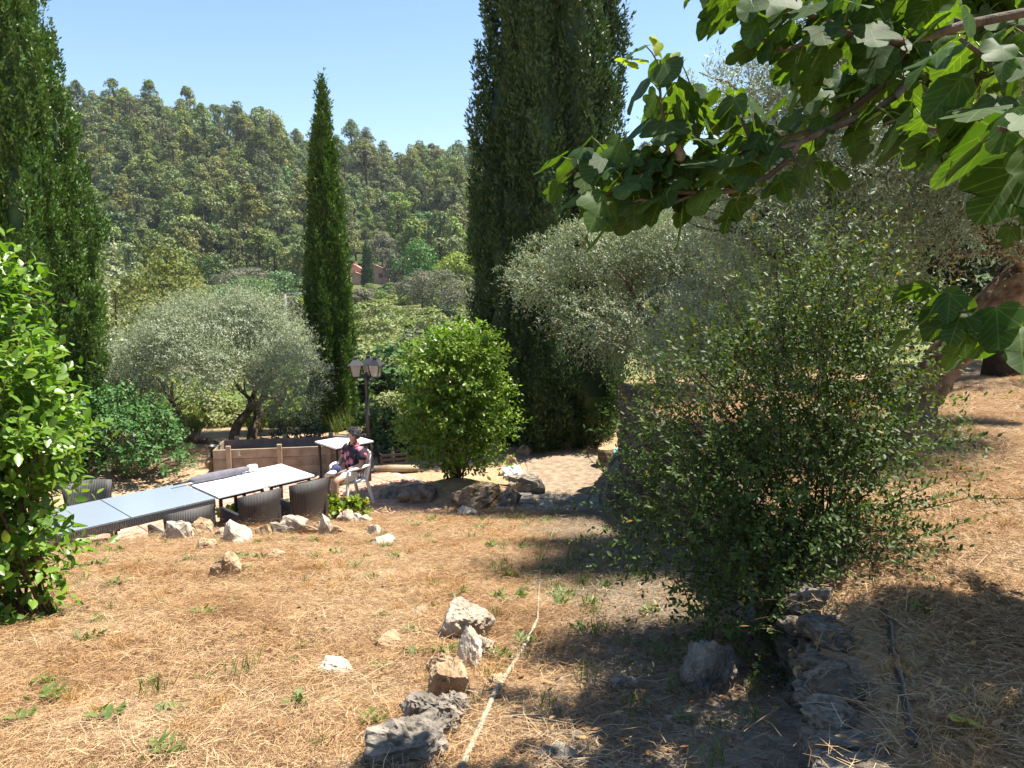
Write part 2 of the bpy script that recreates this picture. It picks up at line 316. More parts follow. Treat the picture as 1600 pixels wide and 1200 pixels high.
def wicker_mat():
    m, nt, out = new_mat('dark_wicker'); tc = nt.nodes.new('ShaderNodeTexCoord')
    b = nt.nodes.new('ShaderNodeBsdfPrincipled')
    w1 = nt.nodes.new('ShaderNodeTexWave'); w1.bands_direction = 'Z'; w1.inputs['Scale'].default_value = 22; w1.inputs['Distortion'].default_value = .6
    w2 = nt.nodes.new('ShaderNodeTexWave'); w2.bands_direction = 'X'; w2.inputs['Scale'].default_value = 16; w2.inputs['Distortion'].default_value = .6
    nt.links.new(tc.outputs['Object'], w1.inputs[0]); nt.links.new(tc.outputs['Object'], w2.inputs[0])
    h = math_n(nt, 'MULTIPLY', w1.outputs['Fac'], w2.outputs['Fac'])
    nt.links.new(ramp(nt, h, [(0, (.022, .021, .021)), (1, (.085, .08, .077))]), b.inputs['Base Color'])
    b.inputs['Roughness'].default_value = .5
    bn = nt.nodes.new('ShaderNodeBump'); bn.inputs['Strength'].default_value = .7; bn.inputs['Distance'].default_value = .006
    nt.links.new(h, bn.inputs['Height']); nt.links.new(bn.outputs[0], b.inputs['Normal'])
    nt.links.new(b.outputs[0], out.inputs[0]); return m
M['wicker'] = wicker_mat()
def shirt_mat():
    m, nt, out = new_mat('floral_shirt_cloth'); tc = nt.nodes.new('ShaderNodeTexCoord')
    b = nt.nodes.new('ShaderNodeBsdfPrincipled')
    nz = noise_n(nt, 14, 2, tc.outputs['Object'])
    add = nt.nodes.new('ShaderNodeVectorMath'); add.operation = 'MULTIPLY_ADD'
    nt.links.new(nz.outputs['Color'], add.inputs[0]); add.inputs[1].default_value = (.12, .12, .12); nt.links.new(tc.outputs['Object'], add.inputs[2])
    v = nt.nodes.new('ShaderNodeTexVoronoi'); v.inputs['Scale'].default_value = 7.0; nt.links.new(add.outputs[0], v.inputs['Vector'])
    flower = ramp(nt, v.outputs['Distance'], [(0, (.75, .45, .48)), (.26, (.70, .22, .28)), (.40, (.50, .09, .16)), (.45, (.016, .015, .026))])
    nt.links.new(flower, b.inputs['Base Color']); b.inputs['Roughness'].default_value = .85
    nt.links.new(b.outputs[0], out.inputs[0]); return m
M['shirt'] = shirt_mat()
def glass_top_mat():
    m, nt, out = new_mat('frosted_table_glass'); tc = nt.nodes.new('ShaderNodeTexCoord')
    b = nt.nodes.new('ShaderNodeBsdfPrincipled')
    b.inputs['Base Color'].default_value = (.25, .30, .36, 1); b.inputs['Roughness'].default_value = .18
    b.inputs['Specular IOR Level'].default_value = .9; b.inputs['Coat Weight'].default_value = .6; b.inputs['Coat Roughness'].default_value = .12
    bn = nt.nodes.new('ShaderNodeBump'); bn.inputs['Strength'].default_value = .25; bn.inputs['Distance'].default_value = .01
    nt.links.new(noise_n(nt, 60, 3, tc.outputs['Object']).outputs[0], bn.inputs['Height']); nt.links.new(bn.outputs[0], b.inputs['Normal'])
    nt.links.new(b.outputs[0], out.inputs[0]); return m
M['glass_top'] = glass_top_mat()
def lantern_glass_mat():
    m, nt, out = new_mat('dusty_lantern_glass')
    b = nt.nodes.new('ShaderNodeBsdfPrincipled'); b.inputs['Base Color'].default_value = (.62, .52, .44, 1); b.inputs['Roughness'].default_value = .3
    t = nt.nodes.new('ShaderNodeBsdfTransparent'); mx = nt.nodes.new('ShaderNodeMixShader'); mx.inputs[0].default_value = .55
    nt.links.new(b.outputs[0], mx.inputs[1]); nt.links.new(t.outputs[0], mx.inputs[2]); nt.links.new(mx.outputs[0], out.inputs[0]); return m
M['lantern_glass'] = lantern_glass_mat()

# ------------------------------------------------------------------ terrain
TZ = -2.18                                                     # terrace level
O2 = np.array([-2.95, 10.76]); AX = np.array([-.682, -.731]); AV = np.array([-.731, .682])   # table row: origin, along, across
EDGE0 = np.array([-2.15, 10.0])
WALL = [(0.70, -3.0), (0.76, 0.0), (0.90, 1.83), (1.12, 2.6), (1.35, 3.5), (1.58, 5), (1.80, 8), (1.72, 11), (1.95, 13), (2.6, 15), (4, 18)]
WX = [w[0] for w in WALL]; WY = [w[1] for w in WALL]
RIDGE = [(-.9, .17), (-.72, .20), (-.57, .232), (-.48, .228), (-.42, .215), (-.37, .21), (-.31, .198), (-.29, .178), (-.25, .172), (-.205, .178), (-.175, .163), (-.148, .138), (-.128, .160), (-.09, .158), (-.04, .166), (.05, .17), (.3, .14), (.6, .10), (1.2, .08)]
def sstep(a, b, x): t = np.clip((x - a) / (b - a), 0, 1); return t * t * (3 - 2 * t)
def nz2(x, y, s, seed=0):
    return (np.sin(x * s * 1.7 + y * s * .9 + seed) + np.sin(y * s * 2.1 - x * s * .8 + seed * 2.3 + 1) + .6 * np.sin(x * s * 3.9 + seed * 1.7) * np.sin(y * s * 3.3 + 2 + seed) + .4 * np.sin(x * s * 7.1 - y * s * 5.7 + seed)) / 3
def H(x, y):
    x = np.asarray(x, float); y = np.asarray(y, float)
    lawn = np.maximum(-.232 * np.maximum(y - 2, 0), TZ - .06)
    lawn = np.where(y < 2.4, -.232 * np.maximum(y - 1.6, 0) ** 2 / 1.6, lawn)
    lawn = lawn + .035 * nz2(x, y, 1.3) + .012 * nz2(x, y, 4.1, 3)
    e = (x - EDGE0[0]) * AV[0] + (y - EDGE0[1]) * AV[1]
    ter = sstep(-.15, .28, e)
    low = lawn * (1 - ter) + (TZ - .045) * ter
    low = np.where(y > 10.9, np.minimum(low, TZ - .02), low)
    low = low + .30 * np.exp(-(((x + .95) / .75) ** 2 + ((y - 12.25) / .5) ** 2)) + .16 * np.exp(-(((x + .35) / .5) ** 2 + ((y - 11.7) / .35) ** 2))
    up = .25 - .06 * (y - 2) + .03 * np.maximum(x - 3, 0) + .03 * nz2(x, y, 1.1, 5)
    wx = np.interp(y, WY, WX)
    f = sstep(0.02, .22, x - wx)
    z = low * (1 - f) + up * f
    back = np.interp(y, [16, 20, 40, 70, 100, 160, 200, 232], [0, -.6, -3.6, -5.2, -5.4, -4.2, -2.5, -.6])
    bk = TZ - .04 + back + .25 * nz2(x, y, .16, 2) * sstep(18, 40, y)
    b = sstep(15.5, 22, y)
    z = z * (1 - b) + bk * b
    th = x / np.maximum(y, 1)
    er = np.interp(th, [r[0] for r in RIDGE], [r[1] for r in RIDGE])
    yr = 400.
    zr = CZ + yr * er - 13
    y0 = 215 + 40 * np.clip(th + .3, -.5, .6)
    t = np.clip((y - y0) / (yr - y0), 0, 1.0)
    hill = (zr + .7) * (.35 * t + .65 * t * t * (3 - 2 * t)) * np.where(y > yr, np.clip(1 - (y - yr) / 400., .0, 1), 1)
    z = z + hill + 2.2 * nz2(x, y, .035, 7) * sstep(235, 290, y) * np.where(y > 385, .3, 1)
    return z
def Hs(x, y): return float(H(x, y))
def ground_at(px, py, ymin=1.2, ymax=60):
    """where the view through that picture point meets the terrain"""
    r = ray(px, py); y = np.arange(ymin, ymax, .02); x = r[0] / r[1] * y; z = CZ + r[2] / r[1] * y
    k = np.nonzero(z <= H(x, y))[0]; i = k[0] if len(k) else -1
    return Vector((x[i], y[i], float(H(x[i], y[i]))))

def axis(lo, hi, f0, f1, step, grow=1.12):
    a = list(np.arange(f0, f1, step)); s = step; v = f0
    while v > lo: s *= grow; v -= s; a.insert(0, v)
    s = step; v = a[-1]
    while v < hi: s *= grow; v += min(s, 14); a.append(v)
    return np.array(a)
gx = axis(-900, 900, -7, 8, .09, 1.10); gy = axis(-60, 1200, .4, 16.5, .085, 1.05)
GX, GY = np.meshgrid(gx, gy); GZ = H(GX, GY)
nx, ny = len(gx), len(gy)
ii = (np.arange(ny - 1)[:, None] * nx + np.arange(nx - 1)[None, :]).ravel()
gme = npmesh('ground', np.stack([GX.ravel(), GY.ravel(), GZ.ravel()], 1), np.stack([ii, ii + 1, ii + nx + 1, ii + nx], 1), smooth=True)
ta = gme.attributes.new('trodden', 'FLOAT', 'POINT')
ta.data.foreach_set('value', (sstep(-.1, .4, GX - np.interp(GY, [1, 2.3, 4.2, 8, 11], [-.3, -.08, .18, .2, .1])) * (GX < np.interp(GY, WY, WX)) * (GY < 15.5)).astype(np.float32).ravel())
tag(obj('ground', gme, M['ground']), kind='structure')

# ------------------------------------------------------------------ foliage helpers
def unit(a): return a / np.maximum(np.linalg.norm(a, axis=-1, keepdims=True), 1e-9)
TEMPL = {
 'diamond': (np.array([[0, 0, 0], [.5, .45, .1], [0, 1, 0], [-.5, .45, .1]]), np.array([[0, 1, 2], [0, 2, 3]])),
 'ovate': (np.array([[0, 0, 0], [.36, .22, .10], [.5, .48, .12], [.32, .78, .04], [0, 1, -.10], [-.32, .78, .04], [-.5, .48, .12], [-.36, .22, .10], [0, .48, 0]]),
           np.array([[0, 1, 8], [1, 2, 8], [2, 3, 8], [3, 4, 8], [4, 5, 8], [5, 6, 8], [6, 7, 8], [7, 0, 8]])),
 'quad6': (np.array([[0, 0, 0], [.5, .35, .12], [.38, .75, .05], [0, 1, -.05], [-.38, .75, .05], [-.5, .35, .12]]), np.array([[0, 1, 2], [0, 2, 3], [0, 3, 4], [0, 4, 5]])),
}
def leaf_frames(P, D, N):
    D = unit(D); X = unit(np.cross(D, N)); Z = np.cross(X, D); return X, D, Z
def leaves(name, rng, P, D, N, L, W, templ='diamond', tint=None):
    T, F = TEMPL[templ]; X, Y, Z = leaf_frames(P, D, N); n = len(P)
    L = np.broadcast_to(L, (n,)); W = np.broadcast_to(W, (n,))
    V = P[:, None, :] + X[:, None, :] * (T[None, :, 0:1] * W[:, None, None]) + Y[:, None, :] * (T[None, :, 1:2] * L[:, None, None]) + Z[:, None, :] * (T[None, :, 2:3] * W[:, None, None])
    FF = F[None] + (np.arange(n) * len(T))[:, None, None]
    t = rng.random(n) if tint is None else tint
    return npmesh(name, V.reshape(-1, 3), FF.reshape(-1, 3), np.repeat(t, len(F)))
def dirs(rng, n):
    d = rng.normal(size=(n, 3)); return unit(d)
def lumpy(d, seed, amp=.2, f=3):
    return 1 + amp * (np.sin(d[:, 0] * f * 2.1 + seed) * np.sin(d[:, 1] * f * 1.9 + seed * 2) + np.sin(d[:, 2] * f * 2.7 + seed * 3 + d[:, 0] * f)) * .7
def shoots_on(rng, c, rad, n, seed, shell=(.45, 1.0), amp=.2, f=3, zmin=-1):
    """shoot bases spread through a lumpy ellipsoid, denser near its outside; returns base points and outward directions"""
    d = dirs(rng, int(n * 1.6)); d = d[d[:, 2] > zmin][:n]
    r = (shell[0] + (shell[1] - shell[0]) * rng.random(len(d)) ** .55) * lumpy(d, seed, amp, f)
    P = np.array(c) + d * r[:, None] * np.array(rad); return P, unit(d / np.array(rad))
def shoot_leaves(rng, P, D, L, m, spread=.9, up=.3, droop=0.0, jit=.35):
    """m leaves along each shoot (base P, direction D, length L), turning round it"""
    n = len(P); D = unit(D + np.array([0, 0, up]) + rng.normal(size=(n, 3)) * jit)
    t = (np.arange(m)[None, :] + rng.random((n, m)) * .5) / m
    LL = np.broadcast_to(L, (n,))
    Q = P[:, None, :] + D[:, None, :] * (t * LL[:, None])[:, :, None]
    Q[:, :, 2] -= droop * (t * t) * LL[:, None]
    A = unit(np.cross(D, rng.normal(size=(n, 3)))); B = np.cross(D, A)
    ph = np.arange(m)[None, :] * 2.4 + rng.random((n, 1)) * 6.28
    side = A[:, None, :] * np.cos(ph)[:, :, None] + B[:, None, :] * np.sin(ph)[:, :, None]
    LD = unit(D[:, None, :] * (1 - spread * .55 + .4 * t[:, :, None]) + side * spread + rng.normal(size=(n, m, 3)) * .15)
    LD[:, :, 2] -= droop * .4
    LN = unit(D[:, None, :] * .8 + np.array([0, 0, .9]) + rng.normal(size=(n, m, 3)) * .3)
    return Q.reshape(-1, 3), LD.reshape(-1, 3), LN.reshape(-1, 3), D

# ------------------------------------------------------------------ rocks
def rock_mesh(name, seed, size, sub=3, cuts=9, rough=.06, flat=False):
    rg = random.Random(seed); bm = bmesh.new()
    for _ in range(cuts + 5):
        n = Vector((rg.gauss(0, 1), rg.gauss(0, 1), rg.gauss(0, 1))).normalized() * rg.uniform(.72, 1.08)
        if flat and n.z > .35: n.z = .35 + (n.z - .35) * .12
        bm.verts.new(n)
    r = bmesh.ops.convex_hull(bm, input=bm.verts); bmesh.ops.delete(bm, geom=[v for v in r['geom_interior'] if isinstance(v, bmesh.types.BMVert)], context='VERTS')
    bmesh.ops.bevel(bm, geom=bm.edges[:], offset=.12, segments=1, affect='EDGES', clamp_overlap=True)
    bmesh.ops.triangulate(bm, faces=bm.faces[:])
    for k in range(max(1, sub - 1)):
        lim = (.62, .36, .21, .13, .08)[k]
        bmesh.ops.subdivide_edges(bm, edges=[e for e in bm.edges if e.calc_length() > lim], cuts=1); bmesh.ops.triangulate(bm, faces=bm.faces[:])
    for v in bm.verts:
        q = v.co * 2.2 + Vector((seed * 3.1, 0, 0))
        v.co += v.co.normalized() * (mnoise.noise(q) * rough * 1.3 + mnoise.noise(q * 2.9) * rough * 1.0 + mnoise.noise(q * 7) * rough * .6)
    xs = [v.co for v in bm.verts]
    mn = Vector((min(v.x for v in xs), min(v.y for v in xs), min(v.z for v in xs))); mx = Vector((max(v.x for v in xs), max(v.y for v in xs), max(v.z for v in xs)))
    for v in bm.verts:
        v.co = Vector(((v.co.x - mn.x) / (mx.x - mn.x) - .5, (v.co.y - mn.y) / (mx.y - mn.y) - .5, (v.co.z - mn.z) / (mx.z - mn.z)))
        v.co = Vector((v.co.x * size[0], v.co.y * size[1], v.co.z * size[2]))
    me = bpy.data.meshes.new(name); bm.to_mesh(me); bm.free(); return me
GE = 'rough rocks edging the dry lawn'
LE = 'rough pale limestone rock in the row edging the dry lawn above the tables'
GC = 'stones at the foot of the broad cypress'
LC = 'small tan stone lying at the shaded foot of the broad cypress'
rocks = [  # px, py(bottom), width px, height px, depth factor, material, label, group, flat
 (730, 1005, 78, 62, .9, 'rock', 'pale block with a lit flat top, last stone of the row beside the hose', None, True),
 (733, 1050, 34, 66, .9, 'rock_white', 'narrow upright pale slab between bigger stones of the row beside the hose', None, False),
 (703, 1098, 56, 66, .9, 'rock_tan', 'brown upright stone leaning in the row beside the hose', None, False),
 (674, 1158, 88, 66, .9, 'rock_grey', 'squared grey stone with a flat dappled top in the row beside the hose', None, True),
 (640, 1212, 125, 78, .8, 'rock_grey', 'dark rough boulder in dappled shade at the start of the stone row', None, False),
 (690, 1062, 40, 44, .9, 'rock_tan', 'brown stone tucked between the upright stones of the row beside the hose', None, False),
 (745, 1028, 44, 34, .9, 'rock', 'tan stone just in front of the flat-topped pale block', None, False),
 (712, 1128, 46, 36, .9, 'rock_grey', 'grey stone in front of the brown upright stone in the row', None, False),
 (772, 1080, 36, 30, 1, 'rock_tan', 'small tan stone lying between the stone row and the hose', None, False),
 (605, 1018, 48, 26, 1, 'rock_tan', 'low tan stone half sunk in the dry grass left of the stone row', None, True),
 (522, 1060, 64, 30, .7, 'rock_white', 'flat whitish stone lying alone in the dry lawn', None, True),
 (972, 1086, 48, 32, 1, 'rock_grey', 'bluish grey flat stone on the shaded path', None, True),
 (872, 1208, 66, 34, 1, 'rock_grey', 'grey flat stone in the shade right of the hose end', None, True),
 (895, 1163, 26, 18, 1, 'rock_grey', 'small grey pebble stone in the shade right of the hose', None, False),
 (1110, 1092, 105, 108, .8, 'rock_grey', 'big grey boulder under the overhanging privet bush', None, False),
 (657, 968, 32, 22, 1, 'rock_tan', 'small brown clod of stone in the dry lawn behind the stone row', None, False),
 (283, 845, 44, 38, .9, 'rock_white', 'pale pointed rock beside the lone wicker chair', None, False),
 (370, 850, 48, 44, .9, 'rock_white', 'broad pointed pale rock in the edging behind the pale boulder', None, False),
 (354, 906, 48, 52, .9, 'rock_tan', 'upright tan boulder standing in the lawn in front of the edging', None, False),
 (512, 838, 24, 48, .8, 'rock_white', 'tall narrow upright slab in the lawn edging by the seated man', None, False),
 (600, 853, 42, 16, .8, 'rock_white', 'flat bright white flagstone lying on the dry lawn', None, True),
 (585, 838, 22, 24, .8, 'rock_white', 'small bright white stone beside the white flagstone', None, False),
 (320, 838, 42, 32, .9, 'rock_tan', LE, GE, False), (325, 862, 36, 26, .9, 'rock_tan', LE, GE, False), (393, 826, 30, 26, .9, 'rock', LE, GE, False),
 (438, 838, 30, 28, .9, 'rock', LE, GE, False), (462, 836, 42, 40, .9, 'rock', LE, GE, False), (484, 838, 32, 26, .9, 'rock_tan', LE, GE, False),
 (541, 818, 32, 26, .9, 'rock', LE, GE, False), (527, 838, 26, 22, .9, 'rock_tan', LE, GE, False), (558, 818, 22, 20, .9, 'rock_white', LE, GE, False),
 (432, 875, 28, 20, .9, 'rock_tan', LE, GE, False), (467, 870, 16, 10, .9, 'rock', LE, GE, False), (408, 887, 14, 10, .9, 'rock_white', LE, GE, False),
 (300, 842, 26, 22, .9, 'rock_tan', LE, GE, False), (345, 842, 26, 22, .9, 'rock', LE, GE, False), (415, 838, 26, 22, .9, 'rock_tan', LE, GE, False),
 (500, 832, 24, 20, .9, 'rock_tan', LE, GE, False), (572, 818, 22, 16, .9, 'rock', LE, GE, False), (600, 806, 30, 16, .9, 'rock_tan', LE, GE, False),
 (745, 800, 84, 46, .7, 'rock_tan', 'large brown earthy boulder under the right side of the round green shrub', None, False),
 (652, 790, 66, 34, .7, 'rock_grey', 'dark grey boulder at the left foot of the round green shrub', None, False),
 (612, 782, 40, 24, .7, 'rock_grey', 'low grey rock next to the dark boulder under the round green shrub', None, False),
 (728, 806, 34, 18, .7, 'rock_white', 'thin pale flagstone leaning on the brown earthy boulder', None, False),
 (822, 772, 62, 34, .8, 'rock_grey', 'flat-topped grey block beside the paved path', None, True),
 (795, 797, 36, 36, .8, 'rock_grey', 'jagged grey rock between the brown boulder and the flat-topped block', None, False),
 (803, 742, 20, 44, .8, 'rock_tan', 'narrow upright tan stone behind the printed plastic bag', None, False),
 (972, 795, 90, 110, .8, 'rock_grey', 'tall grey boulder ending the stone wall beside the paved path', None, False),
 (820, 712, 26, 20, 1, 'rock_tan', LC, GC, False), (846, 700, 22, 18, 1, 'rock_tan', LC, GC, False), (874, 702, 28, 18, 1, 'rock_tan', LC, GC, False),
 (889, 703, 16, 18, 1, 'rock_tan', LC, GC, False), (910, 696, 20, 16, 1, 'rock_tan', LC, GC, False),
]
for i, (px, py, w, h, df, mt, lb, gp, fl) in enumerate(rocks):
    g = ground_at(px, py); dist = project(g)[2]; k = dist / FPX
    if i < 8: w *= 1.2; h *= 1.30
    sz = (w * k, w * k * df, h * k * 1.10)
    c = g + Vector((g.x, g.y, 0)).normalized() * sz[1] * .42
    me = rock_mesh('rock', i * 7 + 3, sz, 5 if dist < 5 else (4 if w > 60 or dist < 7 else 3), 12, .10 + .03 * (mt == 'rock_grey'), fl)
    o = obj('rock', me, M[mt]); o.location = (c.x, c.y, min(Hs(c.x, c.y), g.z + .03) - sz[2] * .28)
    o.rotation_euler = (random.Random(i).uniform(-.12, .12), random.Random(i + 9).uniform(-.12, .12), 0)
    tag(o, lb, 'rock', gp)

# ------------------------------------------------------------------ retaining wall of the upper bank
rg = random.Random(5)
wall = thing('retaining_wall', 'rough dry-stone retaining wall holding up the bank under the privet bush', 'wall', (1.2, 3.0, -.2))
wroot = Vector(wall.location)
core = MB(); vs = []; fs = []
yy = np.arange(-1.0, 13.2, .4)
for y in yy:
    x = float(np.interp(y, WY, WX)); zl = Hs(x - .12, y) - .3; zu = Hs(x + .3, y) - .05
    vs += [(x + .06, y, zl), (x + .06, y, zu), (x + .26, y, zu), (x + .26, y, zl)]
for i in range(len(yy) - 1):
    for k in range(4): fs.append((i * 4 + k, (i + 1) * 4 + k, (i + 1) * 4 + (k + 1) % 4, i * 4 + (k + 1) % 4))
core.add([Vector(v) - wroot for v in vs], fs); core.build('core', M['gravel'], wall)
stone_me = [rock_mesh('stone', 200 + i, (1, 1, 1), 3, 8, .13) for i in range(10)]
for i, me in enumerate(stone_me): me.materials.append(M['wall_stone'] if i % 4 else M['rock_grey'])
y = -.4
while y < 12.8:
    big = .85 + .06 * y
    w = rg.uniform(.08, .18) * big; ym = y + w / 2
    x = float(np.interp(ym, WY, WX)); zl = Hs(x - .15, ym); zu = Hs(x + .34, ym) + .02; z = zl - .10
    sl = (np.interp(ym + .3, WY, WX) - np.interp(ym - .3, WY, WX)) / .6
    while z < zu - .07:
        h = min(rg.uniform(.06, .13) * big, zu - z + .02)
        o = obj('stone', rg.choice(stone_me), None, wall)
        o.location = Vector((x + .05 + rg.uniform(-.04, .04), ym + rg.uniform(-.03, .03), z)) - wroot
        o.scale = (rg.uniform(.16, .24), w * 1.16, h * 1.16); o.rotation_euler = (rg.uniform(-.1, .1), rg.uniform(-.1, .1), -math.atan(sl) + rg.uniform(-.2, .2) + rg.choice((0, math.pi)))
        z += h
    y += w

# ------------------------------------------------------------------ terrace tiles and paved path
def world2(s, v): return O2 + AX * s + AV * v
ter = thing('terrace', None, None, (O2[0], O2[1], TZ)); tag(ter, kind='structure')
bed = MB(); q = [world2(s, v) for s, v in ((-2.6, -.95), (5.2, -.95), (5.2, 3.3), (-2.6, 3.3))]
bed.add([(p[0] - O2[0], p[1] - O2[1], -.018) for p in q] + [(p[0] - O2[0], p[1] - O2[1], -.06) for p in q], [(0, 3, 2, 1)[::-1], (4, 5, 6, 7), (0, 1, 5, 4), (1, 2, 6, 5), (2, 3, 7, 6), (3, 0, 4, 7)])
bed.build('mortar_bed', M['mortar'], ter)
tb = MB(); tb.box((0, 0, -.015), (.385, .385, .03), None, .985); tile_me = tb.mesh('tile'); tile_me.materials.append(M['tile'])
rg = random.Random(11); aw = math.atan2(AX[1], AX[0])
for i in range(18):
    for j in range(10):
        p = world2(-2.3 + i * .4, -.72 + j * .4)
        t = obj('tile', tile_me, None, ter); t.location = (p[0] - O2[0], p[1] - O2[1], rg.uniform(-.004, .003)); t.rotation_euler = (rg.uniform(-.006, .006), rg.uniform(-.006, .006), aw + rg.uniform(-.012, .012))
pth = MB(); pv = []; pf = []
pc = [(-.35, 11.15, 1.62), (-.1, 11.6, 1.6), (.1, 12.2, 1.62), (.25, 13, 1.85), (.3, 14, 2.3), (.2, 15, 2.9)]
for x0, y_, x1 in pc:
    for k in range(7): x = x0 + (x1 - x0) * k / 6; pv.append((x, y_, max(Hs(x, y_), TZ - .06) + .012))
for i in range(len(pc) - 1):
    for k in range(6): a = i * 7 + k; pf.append((a, a + 1, a + 8, a + 7))
pth.add(pv, pf); path = tag(pth.build('path', M['gravel'], None, True), kind='structure')
rg = random.Random(3); ny_, nx_ = 3, 6; grid = {}
for j in range(ny_ + 1):
    for i in range(nx_ + 1):
        grid[i, j] = Vector((-.25 + i * .31 + rg.uniform(-.08, .08), 11.18 + j * .34 + rg.uniform(-.08, .08), 0))
for j in range(ny_):
    for i in range(nx_):
        qs = [grid[i, j], grid[i + 1, j], grid[i + 1, j + 1], grid[i, j + 1]]; c = sum(qs, Vector()) / 4
        zt = max(Hs(c.x, c.y), TZ - .06) + .03 + rg.uniform(-.006, .006); b = MB(); top = [c + (v - c) * .93 for v in qs]
        b.add([(v.x, v.y, zt) for v in top] + [(v.x, v.y, zt - .05) for v in top], [(0, 1, 2, 3), (7, 6, 5, 4), (0, 4, 5, 1), (1, 5, 6, 2), (2, 6, 7, 3), (3, 7, 4, 0)])
        b.build('slab', M['slab'], path, bevel=.006)

# ------------------------------------------------------------------ straw, weeds, fallen leaves (instanced stuff)
def scatter(name, pts, rots, scl, idx, protos, label, cat):
    pc = bpy.data.collections.new(name + '_sources')
    for i, me in enumerate(protos): pc.objects.link(bpy.data.objects.new('%s_source_%02d' % (name, i), me))
    n = len(pts); me = bpy.data.meshes.new(name); me.vertices.add(n); me.vertices.foreach_set('co', np.asarray(pts, np.float32).ravel())
    a = me.attributes.new('rot', 'FLOAT_VECTOR', 'POINT'); a.data.foreach_set('vector', np.asarray(rots, np.float32).ravel())
    a = me.attributes.new('scl', 'FLOAT', 'POINT'); a.data.foreach_set('value', np.asarray(scl, np.float32))
    a = me.attributes.new('idx', 'INT', 'POINT'); a.data.foreach_set('value', np.asarray(idx, np.int32))
    o = obj(name, me)
    ng = bpy.data.node_groups.new(name + '_nodes', 'GeometryNodeTree')
    ng.interface.new_socket('Geometry', in_out='INPUT', socket_type='NodeSocketGeometry'); ng.interface.new_socket('Geometry', in_out='OUTPUT', socket_type='NodeSocketGeometry')
    N = ng.nodes; gi = N.new('NodeGroupInput'); go = N.new('NodeGroupOutput')
    ci = N.new('GeometryNodeCollectionInfo'); ci.inputs['Collection'].default_value = pc; ci.inputs['Separate Children'].default_value = True; ci.inputs['Reset Children'].default_value = True
    ip = N.new('GeometryNodeInstanceOnPoints'); ip.inputs['Pick Instance'].default_value = True
    def named(nm, t):
        q = N.new('GeometryNodeInputNamedAttribute'); q.data_type = t; q.inputs['Name'].default_value = nm; return q.outputs[0]
    L = ng.links; L.new(gi.outputs[0], ip.inputs['Points']); L.new(ci.outputs[0], ip.inputs['Instance'])
    L.new(named('idx', 'INT'), ip.inputs['Instance Index']); L.new(named('rot', 'FLOAT_VECTOR'), ip.inputs['Rotation']); L.new(named('scl', 'FLOAT'), ip.inputs['Scale'])
    L.new(ip.outputs[0], go.inputs[0])
    md = o.modifiers.new('scatter', 'NODES'); md.node_group = ng
    return tag(o, label, cat, kind='stuff')
def slope_rot(rng, x, y):
    """Euler angles that lay a patch on the terrain, with a random turn"""
    e = .05; out = np.zeros((len(x), 3)); zx = (H(x + e, y) - H(x - e, y)) / (2 * e); zy = (H(x, y + e) - H(x, y - e)) / (2 * e)
    for i in range(len(x)):
        n = Vector((-np.clip(zx[i], -.8, .8), -np.clip(zy[i], -.8, .8), 1)).normalized()
        out[i] = (n.to_track_quat('Z', 'Y') @ Euler((0, 0, rng.random() * 6.28)).to_quaternion()).to_euler()
    return out
def trod(x, y):
    return sstep(0, .4, x - np.interp(y, [1, 2.3, 4.2, 8, 11], [-.3, -.08, .18, .2, .1])) * (x < np.interp(y, WY, WX) + .05) * (y < 11.2)
def on_lawn(x, y):
    e = (x - EDGE0[0]) * AV[0] + (y - EDGE0[1]) * AV[1]
    ok = (e < .1) | (y > 14.9)
    ok &= ~((x > -.3) & (x < np.interp(y, WY, WX)) & (y > 11.05) & (y < 15))
    ok &= ~((y > 11.6) & (y < 15) & (x < -1.7))
    ok &= ~((np.abs(x - np.interp(y, WY, WX) - .05) < .16) & (y < 13))
    return ok
rng = np.random.default_rng(4)
def straw_patch(i, n, lying, Lr, spread, mt='straw'):
    P = np.zeros((n, 3)); P[:, :2] = rng.normal(size=(n, 2)) * spread * .5; P[:, 2] = rng.random(n) ** 2 * .03 * lying
    a = rng.random(n) * 6.28; el = np.abs(rng.normal(size=n)) * (.22 if lying else .0) + (0 if lying else .75 + .5 * rng.random(n))
    D = np.stack([np.cos(a) * np.cos(el), np.sin(a) * np.cos(el), np.sin(el)], 1)
    L = Lr[0] + (Lr[1] - Lr[0]) * rng.random(n); W = .0010 + .0014 * rng.random(n)
    X, Y, Z = leaf_frames(P, D, np.tile([0, 0, 1.], (n, 1)) + rng.normal(size=(n, 3)) * .5)
    bend = rng.normal(size=(n, 1)) * .25; mid = P + Y * (L * .5)[:, None] + X * bend * L[:, None] * .4; tip = P + Y * L[:, None]; tip[:, 2] -= .25 * L * np.sin(el)
    mid[:, 2] = np.maximum(mid[:, 2], .003); tip[:, 2] = np.maximum(tip[:, 2], .002)
    hw = (X * W[:, None] * .5)
    V = np.stack([P - hw, P + hw, mid + hw, mid - hw, tip + hw * .4, tip - hw * .4], 1).reshape(-1, 3)
    o = np.arange(n)[:, None] * 6; F = np.stack([o + np.array([[0, 1, 2, 3]]), o + np.array([[3, 2, 4, 5]])], 1).reshape(-1, 4)
    me = npmesh('straw_patch', V, F, np.repeat(rng.random(n), 2)); me.materials.append(M[mt]); return me
mats_ = [straw_patch(i, 420, 1, (.02, .095), .26) for i in range(6)]
tufts = [straw_patch(i, 90, 0, (.04, .11), .055, 'gold_straw') for i in range(3)]
tufts_low = [straw_patch(i, 120, 1, (.05, .20), .30) for i in range(3)]
protos = mats_ + tufts + tufts_low + [straw_patch(i, 120, 1, (.03, .16), .28, 'old_straw') for i in range(3)]
